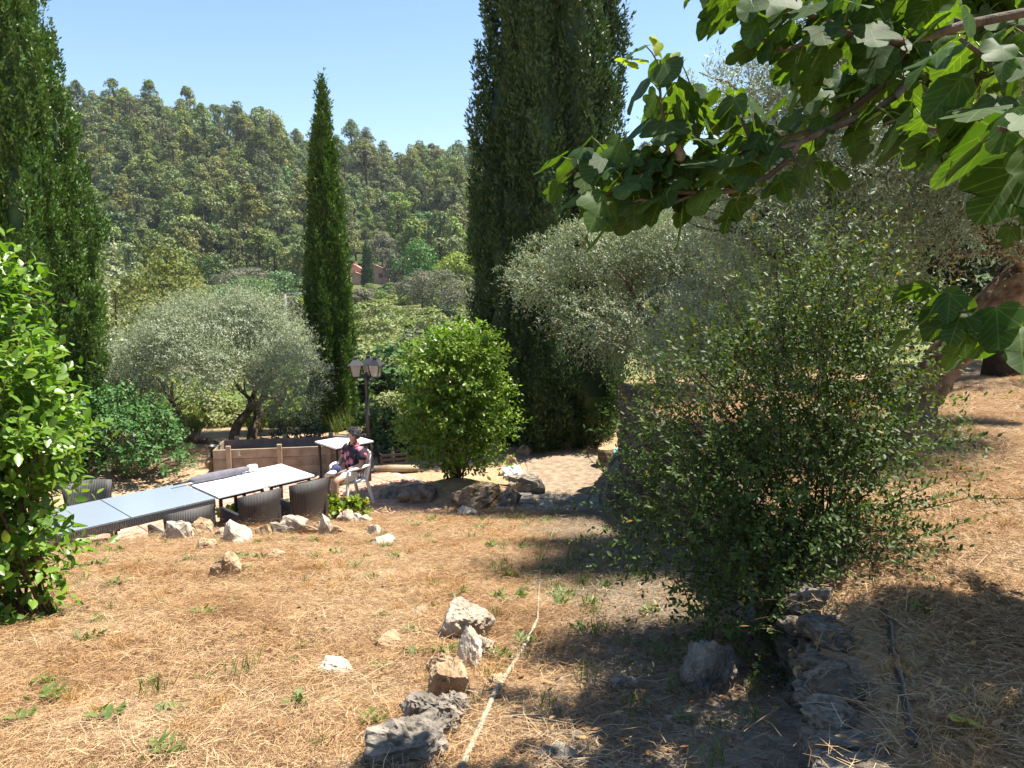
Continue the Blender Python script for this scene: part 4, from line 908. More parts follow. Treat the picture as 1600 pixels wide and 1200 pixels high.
tw = [  # (points, r0, r1, first fraction with leaves)
 ([V3(2.55, 2.45, 2.2), frel(1640, 12, 2.4), frel(1510, 38, 2.35), frel(1420, 66, 2.35), frel(1396, 105, 2.35), frel(1370, 140, 2.35), frel(1330, 170, 2.35), frel(1270, 205, 2.35), frel(1210, 220, 2.35), frel(1150, 245, 2.35), frel(1090, 264, 2.35), frel(1035, 262, 2.35)], .016, .005, .58),
 ([frel(1440, 100, 2.4), frel(1400, 150, 2.3), frel(1350, 180, 2.28), frel(1300, 200, 2.27), frel(1250, 222, 2.25), frel(1235, 247, 2.25), frel(1200, 276, 2.25), frel(1150, 298, 2.25), frel(1095, 302, 2.25), frel(1060, 300, 2.25)], .013, .006, .66),
 ([frel(1248, 222, 2.25), frel(1190, 245, 2.28), (frel(1150, 268, 2.3)), frel(1095, 276, 2.3), frel(1050, 262, 2.32), frel(1010, 268, 2.3)], .009, .005, .5),
 ([frel(1035, 262, 2.35), frel(1005, 252, 2.37), frel(960, 235, 2.4), frel(915, 250, 2.4), frel(885, 275, 2.38)], .008, .004, .0),
 ([frel(1050, 262, 2.32), frel(1040, 215, 2.33), frel(1032, 150, 2.34), frel(1028, 95, 2.34)], .007, .003, .1),
 ([frel(1100, 262, 2.35), frel(1090, 210, 2.4), frel(1075, 160, 2.45), frel(1080, 130, 2.45)], .007, .003, .1),
 ([frel(1180, 235, 2.35), frel(1160, 190, 2.42), frel(1140, 150, 2.45)], .007, .003, .1),
 ([frel(1420, 66, 2.35), frel(1370, 62, 2.3), frel(1320, 50, 2.25), frel(1285, 30, 2.2), frel(1240, 15, 2.2), frel(1180, 5, 2.2)], .014, .006, .2),
 ([frel(1320, 50, 2.25), frel(1270, 62, 2.2), frel(1225, 80, 2.2), frel(1190, 60, 2.2)], .008, .004, .2),
 ([frel(1370, 100, 2.35), frel(1345, 92, 2.4), frel(1310, 70, 2.45), frel(1280, 85, 2.5), frel(1250, 110, 2.5)], .008, .004, .2),
 ([frel(1600, 225, 2.2), frel(1540, 220, 2.2), frel(1480, 212, 2.2), frel(1440, 192, 2.2), frel(1415, 182, 2.2), frel(1380, 195, 2.2)], .007, .004, .2),
 ([frel(1660, 480, 1.75), frel(1600, 530, 1.75), frel(1540, 503, 1.75), frel(1490, 482, 1.75), frel(1462, 465, 1.75)], .006, .004, .25),
 ([frel(1650, 60, 1.9), frel(1590, 80, 1.85), frel(1540, 90, 1.8), frel(1500, 60, 1.8)], .010, .005, .1),
 ([frel(1660, 160, 1.9), frel(1600, 190, 1.8), frel(1555, 200, 1.75), frel(1520, 180, 1.75)], .010, .005, .1),
 ([frel(1640, 260, 1.95), frel(1580, 240, 1.9), frel(1500, 210, 1.9), frel(1450, 200, 1.95)], .009, .005, .1),
 ([frel(1520, 40, 2.4), frel(1480, 90, 2.5), frel(1450, 120, 2.6), frel(1430, 150, 2.6)], .009, .004, .1),
 ([frel(1560, -20, 2.2), frel(1480, -25, 2.3), frel(1400, -10, 2.3), frel(1330, -20, 2.3), frel(1260, -30, 2.3), frel(1120, -30, 2.3)], .012, .005, .1),
 ([frel(1510, 38, 2.5), frel(1450, 20, 2.6), frel(1390, 10, 2.7), frel(1330, 10, 2.7)], .010, .005, .1),
 ([frel(1690, 230, 1.35), frel(1610, 215, 1.25), frel(1560, 200, 1.2)], .006, .004, .2),
 ([frel(1095, 300, 2.25), frel(1050, 318, 2.25), frel(1000, 312, 2.26), frel(950, 330, 2.28)], .006, .003, .1),
 ([frel(1010, 268, 2.3), frel(965, 292, 2.3), frel(925, 320, 2.3)], .006, .003, .1),
 ([frel(1235, 245, 2.25), frel(1255, 262, 2.2), frel(1275, 250, 2.2)], .005, .003, .3),
 ([frel(1640, 60, 2.8), frel(1570, 110, 2.9), frel(1510, 130, 3.0), frel(1460, 170, 3.0)], .010, .005, .1),
 ([frel(1660, 300, 2.6), frel(1610, 300, 2.6), frel(1585, 330, 2.6)], .008, .004, .1),
]
for _ in range(16):        # limbs behind, over the path
    a_ = frel(rg.uniform(1480, 1640), rg.uniform(-120, 120), rg.uniform(2.7, 3.3)); e = frel(rg.uniform(1200, 1560), rg.uniform(-160, 190), rg.uniform(3.0, 3.8)); tw.append(([a_, a_.lerp(e, .5) + Vector((0, 0, .06)), e], .009, .004, .1))
for _ in range(36):        # the rest of the crown, above and beyond the picture
    s = V3(rg.uniform(1.9, 3.2), rg.uniform(1.8, 3.4), rg.uniform(2.2, 2.9)); e = V3(rg.uniform(2.0, 4.9), rg.uniform(1.3, 3.3), rg.uniform(2.7, 4.0)); e.y += min(1.2, .7 * max(0, e.x + base.x - 2.4))
    tw.append(([s, s.lerp(e, .5) + Vector((0, 0, .15)), e], .012, .005, .15))
bm_ = MB(); pet = MB(); cand = []
for pts, r0, r1, f0 in tw:
    bm_.tube(pts, np.linspace(r0, r1, len(pts)), 8)
    seg = [(pts[i], pts[i + 1]) for i in range(len(pts) - 1)]; Ls = [(b_ - a).length for a, b_ in seg]; tot = sum(Ls)
    s = tot * f0; ph = rg.uniform(0, 6.28)
    while s < tot + .001:
        q = s; i = 0
        while i < len(Ls) - 1 and q > Ls[i]: q -= Ls[i]; i += 1
        a, b_ = seg[i]; p = a.lerp(b_, min(1, q / Ls[i])); d = (b_ - a).normalized()
        ph += 2.4; end = s / tot
        side = d.orthogonal().normalized(); side.rotate(Matrix.Rotation(ph, 3, d))
        pd = (side * .9 + d * (.35 + .5 * end) + Vector((0, 0, .35))).normalized(); plen = rg.uniform(.04, .08)
        lp = p + pd * plen
        out = Vector((pd.x, pd.y, pd.z * .3 - .75 + rg.uniform(-.5, .35))).normalized()
        size = rg.uniform(.075, .14) * (1 - .25 * (end > .9))
        cand.append((p, lp, out, size, rg.randrange(3))); pet.tube([p, p.lerp(lp, .5) + Vector((0, 0, .006)), lp], [.0028, .0022, .0018], 5)
        s += rg.uniform(.015, .031)
bm_.build('branches', M['bark_fig'], fig, True)
def fig_matrix(lp, out, size, roll):
    Y = out; up = Vector((0, 0, 1)) + Vector((rg.gauss(0, .35), rg.gauss(0, .35), 0)); X = Y.cross(up).normalized(); Z = X.cross(Y)
    m = Matrix((X * rg.uniform(.85, 1.1), Y, Z * rg.uniform(-.6, 2.6))).transposed() * size; m = m.to_4x4(); m.translation = lp; return m
vis = []
for i, (p, lp, out, size, v) in enumerate(cand):
    u, w, d = project(lp + base + out * size * .5); vis.append(size / d if (-60 < u < 1660 and -60 < w < 1260 and d > .2) else -1)
order = sorted(range(len(cand)), key=lambda i: -vis[i]); part = set(i for i in order[:300] if vis[i] > 0)
FB = []; FV = []; FF = []; FT = []; o_ = 0
for i, (p, lp, out, size, v) in enumerate(cand):
    mtx = fig_matrix(lp, out, size, 0)
    if i in part:
        o = obj('leaf', fig_me[v], None, fig); o.matrix_local = mtx
    else:
        V, F = FIG[v]; m = np.array(mtx); FB.append(V); FV.append(V @ m[:3, :3].T + m[:3, 3]); FF.append(F + o_); FT.append(np.full(len(F), rg.random())); o_ += len(V)
tag(obj('foliage', blade_attr(npmesh('foliage', np.concatenate(FV), np.concatenate(FF), np.concatenate(FT), True), np.concatenate(FB)), M['fig'], fig), kind='stuff')
for px, py, d in ((1028, 75, (0, .2, 1)), (1010, 85, (-.9, 0, .25)), (1046, 100, (.3, .1, .9)), (995, 92, (-.8, .2, .4))):
    o = obj('leaf', young_me, None, fig); o.matrix_local = fig_matrix(frel(px, py + 12, 2.34), Vector(d).normalized(), .07, 0)
pet.build('petioles', M['ivy'], fig, True)
fr = MB()
for px, py, y in ((1002, 282, 2.3), (1062, 240, 2.3)):
    c = frel(px, py, y); fr.lathe([(.003, .028), (.008, .02), (.017, .004), (.019, -.008), (.014, -.02), (.004, -.025)], c, 10)
fr.build('fruit', M['bark_olive'], fig, True)
# the yellow leaf on the bank, the hose and the pipe
g = ground_at(1520, 1150); o = obj('fallen_leaf', npmesh('fallen_leaf', FIG[1][0] * .085, FIG[1][1], np.zeros(len(FIG[1][1])), True), M['yellow_leaf']); o.location = (g.x, g.y, g.z + .035); o.rotation_euler = (.35, .2, 1.9)
tag(o, 'yellow fallen fig leaf on the shaded straw beside the black pipe', 'leaf')
def ground_line(pts, r, name, mat, label, cat, n=8, lift=1.3):
    P = []
    for a, b_ in zip(pts[:-1], pts[1:]):
        for k in range(5): P.append((a[0] + (b_[0] - a[0]) * k / 5, a[1] + (b_[1] - a[1]) * k / 5))
    P.append(pts[-1]); g = [ground_at(*p) for p in P]; g = [Vector((q.x, q.y, q.z + .022 * lift)) for q in g]
    mb = MB(); mb.tube([q - g[0] for q in g], r, n); o = mb.build(name, mat, None, True); o.location = g[0]; return tag(o, label, cat)
ground_line([(720, 1215), (745, 1160), (775, 1090), (800, 1050), (826, 1005), (840, 975), (842, 930), (845, 880), (868, 825)], np.concatenate([np.linspace(.0125, .010, 25), np.linspace(.006, .0045, 16)]), 'garden_hose', M['cane'], 'sun-bleached beige hose running over the lawn to the path', 'hose')
pp = [aty(1380, 930, 3.0), aty(1390, 985, 2.75), aty(1393, 1040, 2.5), aty(1404, 1100, 2.28), aty(1414, 1165, 2.07), aty(1420, 1230, 1.9)]
mb = MB(); pp = [Vector((p.x, p.y, Hs(p.x, p.y) + .014 + .012 * (i % 2))) for i, p in enumerate(pp)]; mb.tube([p - pp[0] for p in pp], .013, 10); o = mb.build('irrigation_pipe', M['black_pipe'], None, True); o.location = pp[0]; tag(o, 'black plastic irrigation pipe lying along the top of the stone wall', 'pipe')

# ------------------------------------------------------------------ terrace furniture
RZ = math.atan2(AV[1], AV[0]) - math.pi / 2          # local +Y -> across the table row, +X -> back along the row
def tp(s, v, z=0): q = world2(s, v); return Vector((q[0], q[1], TZ + z))
def white_table(name, label, loc, rz, lx, ly, group=None):
    t = thing(name, label, 'table', loc, rz, group)
    m = MB(); m.box((0, 0, .725), (lx, ly, .03)); m.build('table_top', M['white_top'], t, bevel=.006)
    m = MB()
    for y in (-1, 1): m.box((0, y * (ly / 2 - .06), .69), (lx - .1, .03, .038))
    for x in (-1, 1): m.box((x * (lx / 2 - .06), 0, .69), (.03, ly - .09, .036))
    m.build('apron', M['black_metal'], t)
    for x in (-1, 1):
        for y in (-1, 1):
            m = MB(); m.box((x * (lx / 2 - .06), y * (ly / 2 - .06), .335), (.04, .04, .67)); m.build('leg', M['black_metal'], t)
    return t
white_table('white_table', 'white-topped table at the end of the row, next to the seated man', tp(.37, .475), RZ, .735, .95)
white_table('white_table', 'white-topped table between the glass table and the other white table', tp(1.125, .475), RZ, .735, .95)
c = (atz(497, 690, TZ + .74) + atz(578, 688, TZ + .74)) / 2
white_table('white_table', 'white-topped table standing behind the seated man beside the raised bed', (c.x, c.y, TZ), RZ - .05, .78, .70)
t = thing('glass_table', 'long dark wicker table with two frosted glass panes', 'table', tp(2.62, .50), RZ)
gl, gw = 2.16, 1.06
m = MB()
for y in (-1, 1): m.box((0, y * (gw / 2 - .03), .675), (gl, .06, .11))
for x in (-1, 0, 1): m.box((x * (gl / 2 - .03), 0, .675), (.06, gw - .125, .108))
m.build('frame', M['wicker'], t, bevel=.006)
for x in (-1, 1):
    m = MB(); m.box((x * gl / 4, 0, .738), (gl / 2 - .012, gw - .01, .012)); m.build('glass_pane', M['glass_top'], t, bevel=.003)
    for y in (-1, 1):
        m = MB(); m.box((x * (gl / 2 - .05), y * (gw / 2 - .05), .31), (.08, .08, .619)); m.build('leg', M['wicker'], t)
m = MB(); m.box((-gl / 2 + .10, 0, .36), (.04, gw - .2, .50)); m.build('end_panel', M['wicker'], t)
def wicker_chair(label, loc, rz):
    t = thing('wicker_armchair', label, 'chair', loc, rz, 'dark wicker armchairs')
    m = MB(); m.box((0, .02, .39), (.50, .50, .07)); m.build('seat', M['wicker'], t, bevel=.015)
    V = []; F = []; nu, nv = 9, 6                                   # curved backrest, wider and leaning back towards its top
    for side in (0, 1):
        for j in range(nv):
            h = j / (nv - 1); z = .10 + .74 * h
            for i in range(nu):
                u = i / (nu - 1) * 2 - 1; w = .235 + .075 * h
                V.append((u * w, -.25 - .10 * h + .075 * u * u + (.035 if side else 0), z + (.028 * (1 - u * u) - .0) * (j == nv - 1)))
    q = nu * nv
    for j in range(nv - 1):
        for i in range(nu - 1):
            a = j * nu + i; F += [(a, a + 1, a + nu + 1, a + nu), (q + a, q + a + nu, q + a + nu + 1, q + a + 1)]
    for i in range(nu - 1): a = (nv - 1) * nu + i; F += [(a, a + 1, q + a + 1, q + a), (i, q + i, q + i + 1, i + 1)]
    for j in range(nv - 1): a = j * nu; b_ = a + nu - 1; F += [(a, a + nu, q + a + nu, q + a), (b_, q + b_, q + b_ + nu, b_ + nu)]
    m = MB(); m.add(V, F); m.build('backrest', M['wicker'], t, True)
    for x in (-1, 1):
        m = MB(); m.box((x * .282, .02, .42), (.05, .52, .36)); a = m.build('armrest', M['wicker'], t, bevel=.012)
        for y in (-.2, .24):
            m = MB(); m.box((x * .25, y, .12), (.04, .04, .24)); m.build('leg', M['black_metal'], t)
    return t
def s_for(px, v, z=.5):
    ss = np.linspace(-1, 5, 300); us = [project(tp(s, v, z))[0] for s in ss]; return float(np.interp(-px, [-u for u in us], ss))
for px, lb in ((288, 'dark wicker armchair with its back to the lawn, drawn up to the glass table'), (398, 'dark wicker armchair with its back to the lawn, at the middle white table'), (474, 'dark wicker armchair with its back to the lawn, beside the seated man')):
    wicker_chair(lb, tp(s_for(px, -.38), -.30), RZ)
wicker_chair('dark wicker armchair on the shrub side of the glass table', tp(s_for(143, 1.36), 1.38), RZ + math.pi - .2)
# closed parasol on the table edge
t = thing('closed_parasol', 'rolled grey parasol lying along the far edge of the white table', 'parasol', tp(1.52, .83, .742), math.atan2(-AX[1], -AX[0]))
m = MB(); prof = [(.02, 0), (.045, .06), (.06, .3), (.058, .55), (.045, .82), (.03, .92)]
m.tube([(x, .01 * math.sin(x * 9), .062) for r, x in prof], [r for r, x in prof], 12); m.build('canopy', M['grey_cloth'], t, True)
m = MB(); m.tube([(.90, .01, .062), (.95, .01, .062), (1.04, .01, .06)], [.05, .055, .045], 10); m.build('sleeve', M['white_cloth'], t, True)
m = MB(); m.tube([(-.22, 0, .055), (.05, 0, .06)], .016, 8); m.build('pole', M['black_metal'], t, True)
# raised bed
fl = atz(335, 746, TZ); fr_ = atz(500, 739, TZ); dvec = (fr_ - fl).normalized(); rz = math.atan2(dvec.y, dvec.x)
t = thing('raised_bed', 'weathered wooden raised bed of stacked planks with square posts', 'planter', fl, rz)
LEN, DEP = 2.75, .80; rg = random.Random(9)
for j in range(3):
    m = MB(); m.box((LEN / 2, 0, .085 + j * .172), (LEN, .035, .168)); m.build('plank', M['wood'], t, bevel=.005)
    m = MB(); m.box((LEN / 2, DEP, .085 + j * .172), (LEN - .01, .035, .168)); m.build('plank', M['wood_purple'], t, bevel=.005)
    for x in (.02, LEN - .02):
        m = MB(); m.box((x, DEP / 2, .084 + j * .172), (.035, DEP - .04, .166)); m.build('plank', M['wood'], t, bevel=.005)
for x in (.28, 1.18, 2.06):
    m = MB(); m.box((x, -.043, .295), (.085, .05, .59)); m.build('post', M['wood_post'], t, bevel=.006)
    m = MB(); m.box((x - .02, DEP + .043, .29), (.085, .05, .58)); m.build('post', M['wood_post'], t, bevel=.006)
for x in (.46, 1.90): m = MB(); m.box((x, -.022, .44), (.03, .008, .09)); m.box((x + .012, -.03, .40), (.05, .012, .02)); m.build('hinge', M['hinge'], t)
m = MB(); m.box((LEN / 2, DEP / 2, .18), (LEN - .08, DEP - .05, .34)); m.build('soil', M['gravel'], t)
p = atz(327, 716, TZ + .33); mb = MB(); mb.lathe([(.075, 0), (.10, .19), (.112, .19), (.112, .225), (.098, .225), (.085, .06)], (0, 0, 0), 14); o = mb.build('plant_pot', M['black_metal'], None, True)
e = fl + Vector((-.15 * dvec.x + .3 * dvec.y, -.15 * dvec.y + .35, 0)); o.location = (e.x, e.y, TZ + .30); tag(o, 'small black plant pot on a stone at the end of the raised bed', 'pot')
o = obj('rock', rock_mesh('rock', 400, (.34, .32, .36), 3, 8, .05, True), M['rock_tan']); o.location = (e.x, e.y, TZ - .05); tag(o, 'tan stone block carrying the black plant pot', 'rock')
# lamp post
g = atz(577, 737, TZ); t = thing('lamp_post', 'black iron lamp post with three lanterns beside the table', 'lamp post', g)
m = MB(); m.lathe([(.14, 0), (.15, .03), (.12, .06), (.10, .09), (.105, .12), (.088, .16), (.080, .42), (.09, .45), (.095, .48), (.07, .52), (.055, .56), (.05, .60)], (0, 0, 0), 18); m.build('base', M['black_metal'], t, True)
m = MB(); m.lathe([(.17, -.03), (.17, .004), (.13, .005)], (0, 0, 0), 18); m.build('foot', M['slab'], t)
m = MB(); m.lathe([(.045, .58), (.042, 1.05), (.055, 1.07), (.055, 1.10), (.038, 1.12), (.032, 1.72), (.05, 1.74), (.05, 1.80), (.028, 1.83), (.02, 1.9)], (0, 0, 0), 14); m.build('pole', M['black_metal'], t, True)
for a in (R_(188), R_(-12), R_(88)):
    cx, cy = .185 * math.cos(a), .185 * math.sin(a); zb = 1.80
    m = MB(); m.tube([(0, 0, 1.76), (cx * .5, cy * .5, 1.73), (cx, cy, 1.745), (cx, cy, zb)], .013, 8); m.build('arm', M['black_metal'], t, True)
    rot = Matrix.Rotation(a, 3, 'Z'); c0 = Vector((cx, cy, zb))
    ln = MB(); ln.box(c0 + Vector((0, 0, .012)), (.13, .13, .024), rot)
    cs = [rot @ Vector((sx * .065, sy * .065, 0)) for sx, sy in ((1, 1), (1, -1), (-1, -1), (-1, 1))]; ct = [v * 1.62 for v in cs]
    for a_, b_ in zip(cs, ct): ln.bar(c0 + a_ + Vector((0, 0, .02)), c0 + b_ + Vector((0, 0, .235)), .014)
    lo = ln.build('lantern', M['black_metal'], t)
    for k in range(4):
        k2 = (k + 1) % 4; m = MB(); f = .97
        m.add([c0 + cs[k] * f + Vector((0, 0, .026)), c0 + cs[k2] * f + Vector((0, 0, .026)), c0 + ct[k2] * f + Vector((0, 0, .232)), c0 + ct[k] * f + Vector((0, 0, .232))], [(0, 1, 2, 3)]); m.build('pane', M['lantern_glass'], lo)
    m = MB(); r1 = [c0 + v * 1.28 + Vector((0, 0, .236)) for v in ct]; r2 = [c0 + v * .62 + Vector((0, 0, .31)) for v in ct]; r3 = [c0 + v * .32 + Vector((0, 0, .345)) for v in ct]; r4 = [c0 + v * .36 + Vector((0, 0, .375)) for v in ct]; r5 = [c0 + v * .12 + Vector((0, 0, .40)) for v in ct]
    rr = [r1, r2, r3, r4, r5]; m.add([v for q in rr for v in q], [(i * 4 + k, i * 4 + (k + 1) % 4, i * 4 + 4 + (k + 1) % 4, i * 4 + 4 + k) for i in range(4) for k in range(4)] + [(0, 1, 2, 3), (16, 19, 18, 17)]); m.build('roof', M['black_metal'], lo)
# crate
g = atz(614, 731, TZ); t = thing('plastic_crate', 'dark slatted plastic crate with an empty bottle behind the round shrub', 'crate', (g.x, g.y, TZ + .075), .35)
for j in range(3):
    z = .03 + j * .085
    for y in (-1, 1): m = MB(); m.box((0, y * .16, z + .02), (.50, .014, .045)); m.build('slat', M['crate'], t)
    for x in (-1, 1): m = MB(); m.box((x * .25, 0, z + .02), (.014, .306, .044)); m.build('slat', M['crate'], t)
for x in (-1, 1):
    for y in (-1, 1): m = MB(); m.box((x * .243, y * .153, .125), (.03, .03, .25)); m.build('post', M['crate'], t)
m = MB(); m.box((0, 0, .012), (.48, .30, .02)); m.build('bottom', M['crate'], t)
m = MB(); m.lathe([(.035, 0), (.037, .02), (.037, .20), (.014, .26), (.013, .31), (.016, .315)], (0, 0, 0), 12); o = m.build('bottle', M['lantern_glass'], None, True); o.location = (g.x + .0, g.y + .02, TZ + .10); tag(o, 'clear bottle standing in the dark plastic crate', 'bottle')
m = MB(); m.tube([(-.45, -.02, .05), (-.1, .01, .055), (.2, 0, .05), (.5, .03, .045)], [.07, .078, .07, .055], 10); o = m.build('log', M['wood_post'], None, True); o.location = (g.x + .02, g.y - .22, TZ - .01); o.rotation_euler = (0, 0, .12); tag(o, 'short pale log lying in front of the dark plastic crate', 'log')
# printed bag and stump
g = ground_at(802, 762, 8); me = rock_mesh('plastic_bag', 501, (.42, .30, .40), 4, 5, .13); o = obj('plastic_bag', me, M['bag_white']); o.location = (g.x, g.y + .15, g.z - .03)
tag(o, 'crumpled white plastic bag with blue and green print by the paved path', 'bag')
o2 = obj('print', rock_mesh('print', 501, (.43, .31, .40), 4, 5, .13), M['bag_blue'], o); o2.location = (.01, .035, .016); o2.scale = (.86, .9, 1.0)
g = ground_at(946, 728, 9); t = thing('tree_stump', 'low sawn tree stump on the sunlit earth before the broad cypress', 'stump', g)
m = MB(); m.lathe([(.21, -.05), (.18, .05), (.155, .15), (.16, .34)], (0, 0, 0), 14); m.build('bark', M['bark_red'], t, True)
m = MB(); m.lathe([(.150, .338), (.150, .352), (.05, .356)], (0, 0, 0), 14); m.build('cut_face', M['stump_top'], t)

# ------------------------------------------------------------------ chair and seated man
cpos = atz(549, 787, TZ); FACE = R_(224)
t = thing('plastic_chair', 'white plastic garden armchair with the man sitting in it', 'chair', cpos, FACE)    # local +X = front
m = MB(); m.box((.0, 0, .405), (.42, .44, .025)); m.build('seat', M['white_plastic'], t, bevel=.01)
for x, y, x2, y2 in ((.24, .25, .19, .22), (.24, -.25, .19, -.22), (-.28, .22, -.18, .20), (-.28, -.22, -.18, -.20)):
    m = MB(); m.bar((x, y, 0), (x2, y2, .40), .055, .035); m.build('leg', M['white_plastic'], t, bevel=.008)
for s in (-1, 1):
    m = MB(); m.tube([(.195, s * .225, .39), (.21, s * .25, .55), (.20, s * .265, .625), (.14, s * .27, .645), (-.05, s * .265, .645), (-.2, s * .23, .66)], [.022, .022, .024, .026, .026, .024], 8); m.build('armrest', M['white_plastic'], t, True)
m = MB(); m.tube([(-.18, -.20, .40), (-.235, -.215, .65), (-.285, -.17, .83), (-.30, 0, .865), (-.285, .17, .83), (-.235, .215, .65), (-.18, .20, .40)], [.022, .02, .022, .025, .022, .02, .022], 8); br = m.build('backrest', M['white_plastic'], t, True)
for y in (-.14, -.07, 0, .07, .14): m = MB(); m.bar((-.19, y, .41), (-.29, y * .95, .85 - abs(y) * .12), .012, .045); m.build('slat', M['white_plastic'], br)

def skin_mesh(name, verts, edges, radii, levels=2, root=0):
    me = bpy.data.meshes.new(name + '_skeleton'); me.from_pydata(verts, edges, []); o = bpy.data.objects.new(name + '_tmp', me); COL.objects.link(o)
    md = o.modifiers.new('skin', 'SKIN'); md.use_smooth_shade = True; md.branch_smoothing = .6
    sv = me.skin_vertices[0].data if me.skin_vertices else None
    if sv is None:
        bm = bmesh.new(); bm.from_mesh(me); bm.verts.layers.skin.verify(); bm.to_mesh(me); bm.free(); sv = me.skin_vertices[0].data
    for i, r in enumerate(radii): sv[i].radius = r if hasattr(r, '__len__') else (r, r); sv[i].use_root = (i == root)
    sb = o.modifiers.new('sub', 'SUBSURF'); sb.levels = levels; sb.render_levels = levels
    dg = bpy.context.evaluated_depsgraph_get(); out = bpy.data.meshes.new_from_object(o.evaluated_get(dg)); out.name = name
    bpy.data.objects.remove(o); return out
def chain_mesh(chains):
    """chains of (name, pos, radius); equal names are one joint"""
    idx = {}; V = []; Rr = []; E = []
    for ch in chains:
        prev = None
        for nm, p, r in ch:
            if nm not in idx: idx[nm] = len(V); V.append(p); Rr.append(r)
            if prev is not None: E.append((idx[prev], idx[nm]))
            prev = nm
    return V, E, Rr
man = thing('person', 'man in a floral shirt and white shorts sitting and looking towards the valley', 'person', cpos + Vector((0, 0, 0)), FACE)
HT = R_(-40)     # head turned to his right, away from the lawn
def hd(x, y, z): q = Matrix.Rotation(HT, 3, 'Z') @ Vector((x, y, 0)); return (-.075 + q.x, q.y, z)
def arm(s, elbow, wrist, palm, f):
    sh = (-.10, s * .195, .935)
    A = [('chest', (-.09, 0, .87), (.155, .12)), ('sh%d' % s, sh, .062), ('ua%d' % s, tuple((Vector(sh) + Vector(elbow)) / 2), .050), ('el%d' % s, elbow, .042), ('fa%d' % s, tuple((Vector(elbow) * .55 + Vector(wrist) * .45)), .040), ('wr%d' % s, wrist, .026), ('pa%d' % s, palm, (.038, .020))]
    out = [A]; d = (Vector(palm) - Vector(wrist)).normalized(); side = d.cross(Vector((0, 0, 1))).normalized()
    for k, (o_, L) in enumerate(((-.026, .062), (-.009, .072), (.009, .068), (.026, .052))):
        b0 = Vector(palm) + d * .028 + side * o_; b1 = b0 + d * L * .55 + Vector((0, 0, -.008)); b2 = b1 + d * L * .30 + Vector((0, 0, -.03))
        out.append([('pa%d' % s, palm, .02), ('f%d%da' % (s, k), tuple(b0), .0095), ('f%d%db' % (s, k), tuple(b1), .0088), ('f%d%dc' % (s, k), tuple(b2), .0075)])
    th = Vector(wrist).lerp(Vector(palm), .55) + side * f * .035; t2 = th + d * .035 + side * f * .012 + Vector((0, 0, -.012))
    out.append([('wr%d' % s, wrist, .026), ('t%da' % s, tuple(th), .012), ('t%db' % s, tuple(t2), .009)])
    return out
chains = [[('pelvis', (-.08, 0, .50), (.155, .125)), ('belly', (-.10, 0, .66), (.155, .13)), ('chest', (-.09, 0, .87), (.155, .12)), ('neckb', (-.09, 0, .985), .075), ('neck', (-.082, 0, 1.03), .064), ('jaw', hd(.015, 0, 1.075), (.062, .068)), ('skull', hd(-.005, 0, 1.155), (.086, .098)), ('top', hd(-.01, 0, 1.20), (.06, .072))],
          [('jaw', hd(.015, 0, 1.075), .06), ('chin', hd(.055, 0, 1.05), .028)],
          [('skull', hd(-.005, 0, 1.155), .08), ('nose0', hd(.080, 0, 1.135), .016), ('nose', hd(.108, 0, 1.115), .011)]]
for s in (-1, 1):
    chains.append([('skull', hd(-.005, 0, 1.155), .08), ('ear%d' % s, hd(-.008, s * .088, 1.125), .018)])
    kx = .36 if s > 0 else .33
    chains.append([('pelvis', (-.08, 0, .50), .15), ('hip%d' % s, (-.02, s * .10, .485), .088), ('th%d' % s, (.17, s * .145, .50), .078), ('kn%d' % s, (kx, s * .17, .495), .060), ('ca%d' % s, (kx + .02, s * .165, .31), .053), ('an%d' % s, (kx - .01 + .02 * s, s * .155, .095), .036), ('he%d' % s, (kx - .02 + .02 * s, s * .155, .045), .034), ('to%d' % s, (kx + .13 + .02 * s, s * .165, .03), .026)])
chains += arm(1, (-.04, .275, .70), (.15, .12, .605), (.205, .075, .59), 1)
chains += arm(-1, (-.03, -.285, .70), (.15, -.13, .605), (.205, -.09, .59), -1)
V, E_, Rr = chain_mesh(chains)
body = obj('body', skin_mesh('body', V, E_, Rr), M['skin'], man)
ch = [[('b', (-.08, 0, .48), (.20, .18)), ('belly', (-.09, 0, .64), (.215, .195)), ('chest', (-.10, 0, .84), (.215, .17)), ('top', (-.10, 0, .975), (.095, .09))]]
for s in (-1, 1): ch.append([('chest', (-.10, 0, .84), .19), ('sh%d' % s, (-.10, s * .20, .930), .092), ('u%d' % s, (-.075, s * .245, .835), .088), ('e%d' % s, (-.055, s * .262, .755), .084)])
V, E_, Rr = chain_mesh(ch); obj('shirt', skin_mesh('shirt', V, E_, Rr), M['shirt'], man)
m = MB(); m.tube([(-.145, -.05, 1.005), (-.05, -.075, 1.0), (-.005, -.02, .965), (-.005, .02, .965), (-.05, .075, 1.0), (-.145, .05, 1.005)], [.018, .02, .015, .015, .02, .018], 8); m.build('collar', M['shirt'], man, True)
ch = [[('p', (-.08, 0, .505), (.165, .135)), ('w', (-.09, 0, .575), (.165, .14))]]
for s in (-1, 1): ch.append([('p', (-.08, 0, .505), .15), ('h%d' % s, (-.01, s * .105, .49), .105), ('t%d' % s, (.14, s * .145, .50), .098), ('k%d' % s, (.285, s * .162, .498), .092)])
V, E_, Rr = chain_mesh(ch); obj('shorts', skin_mesh('shorts', V, E_, Rr), M['white_cloth'], man)
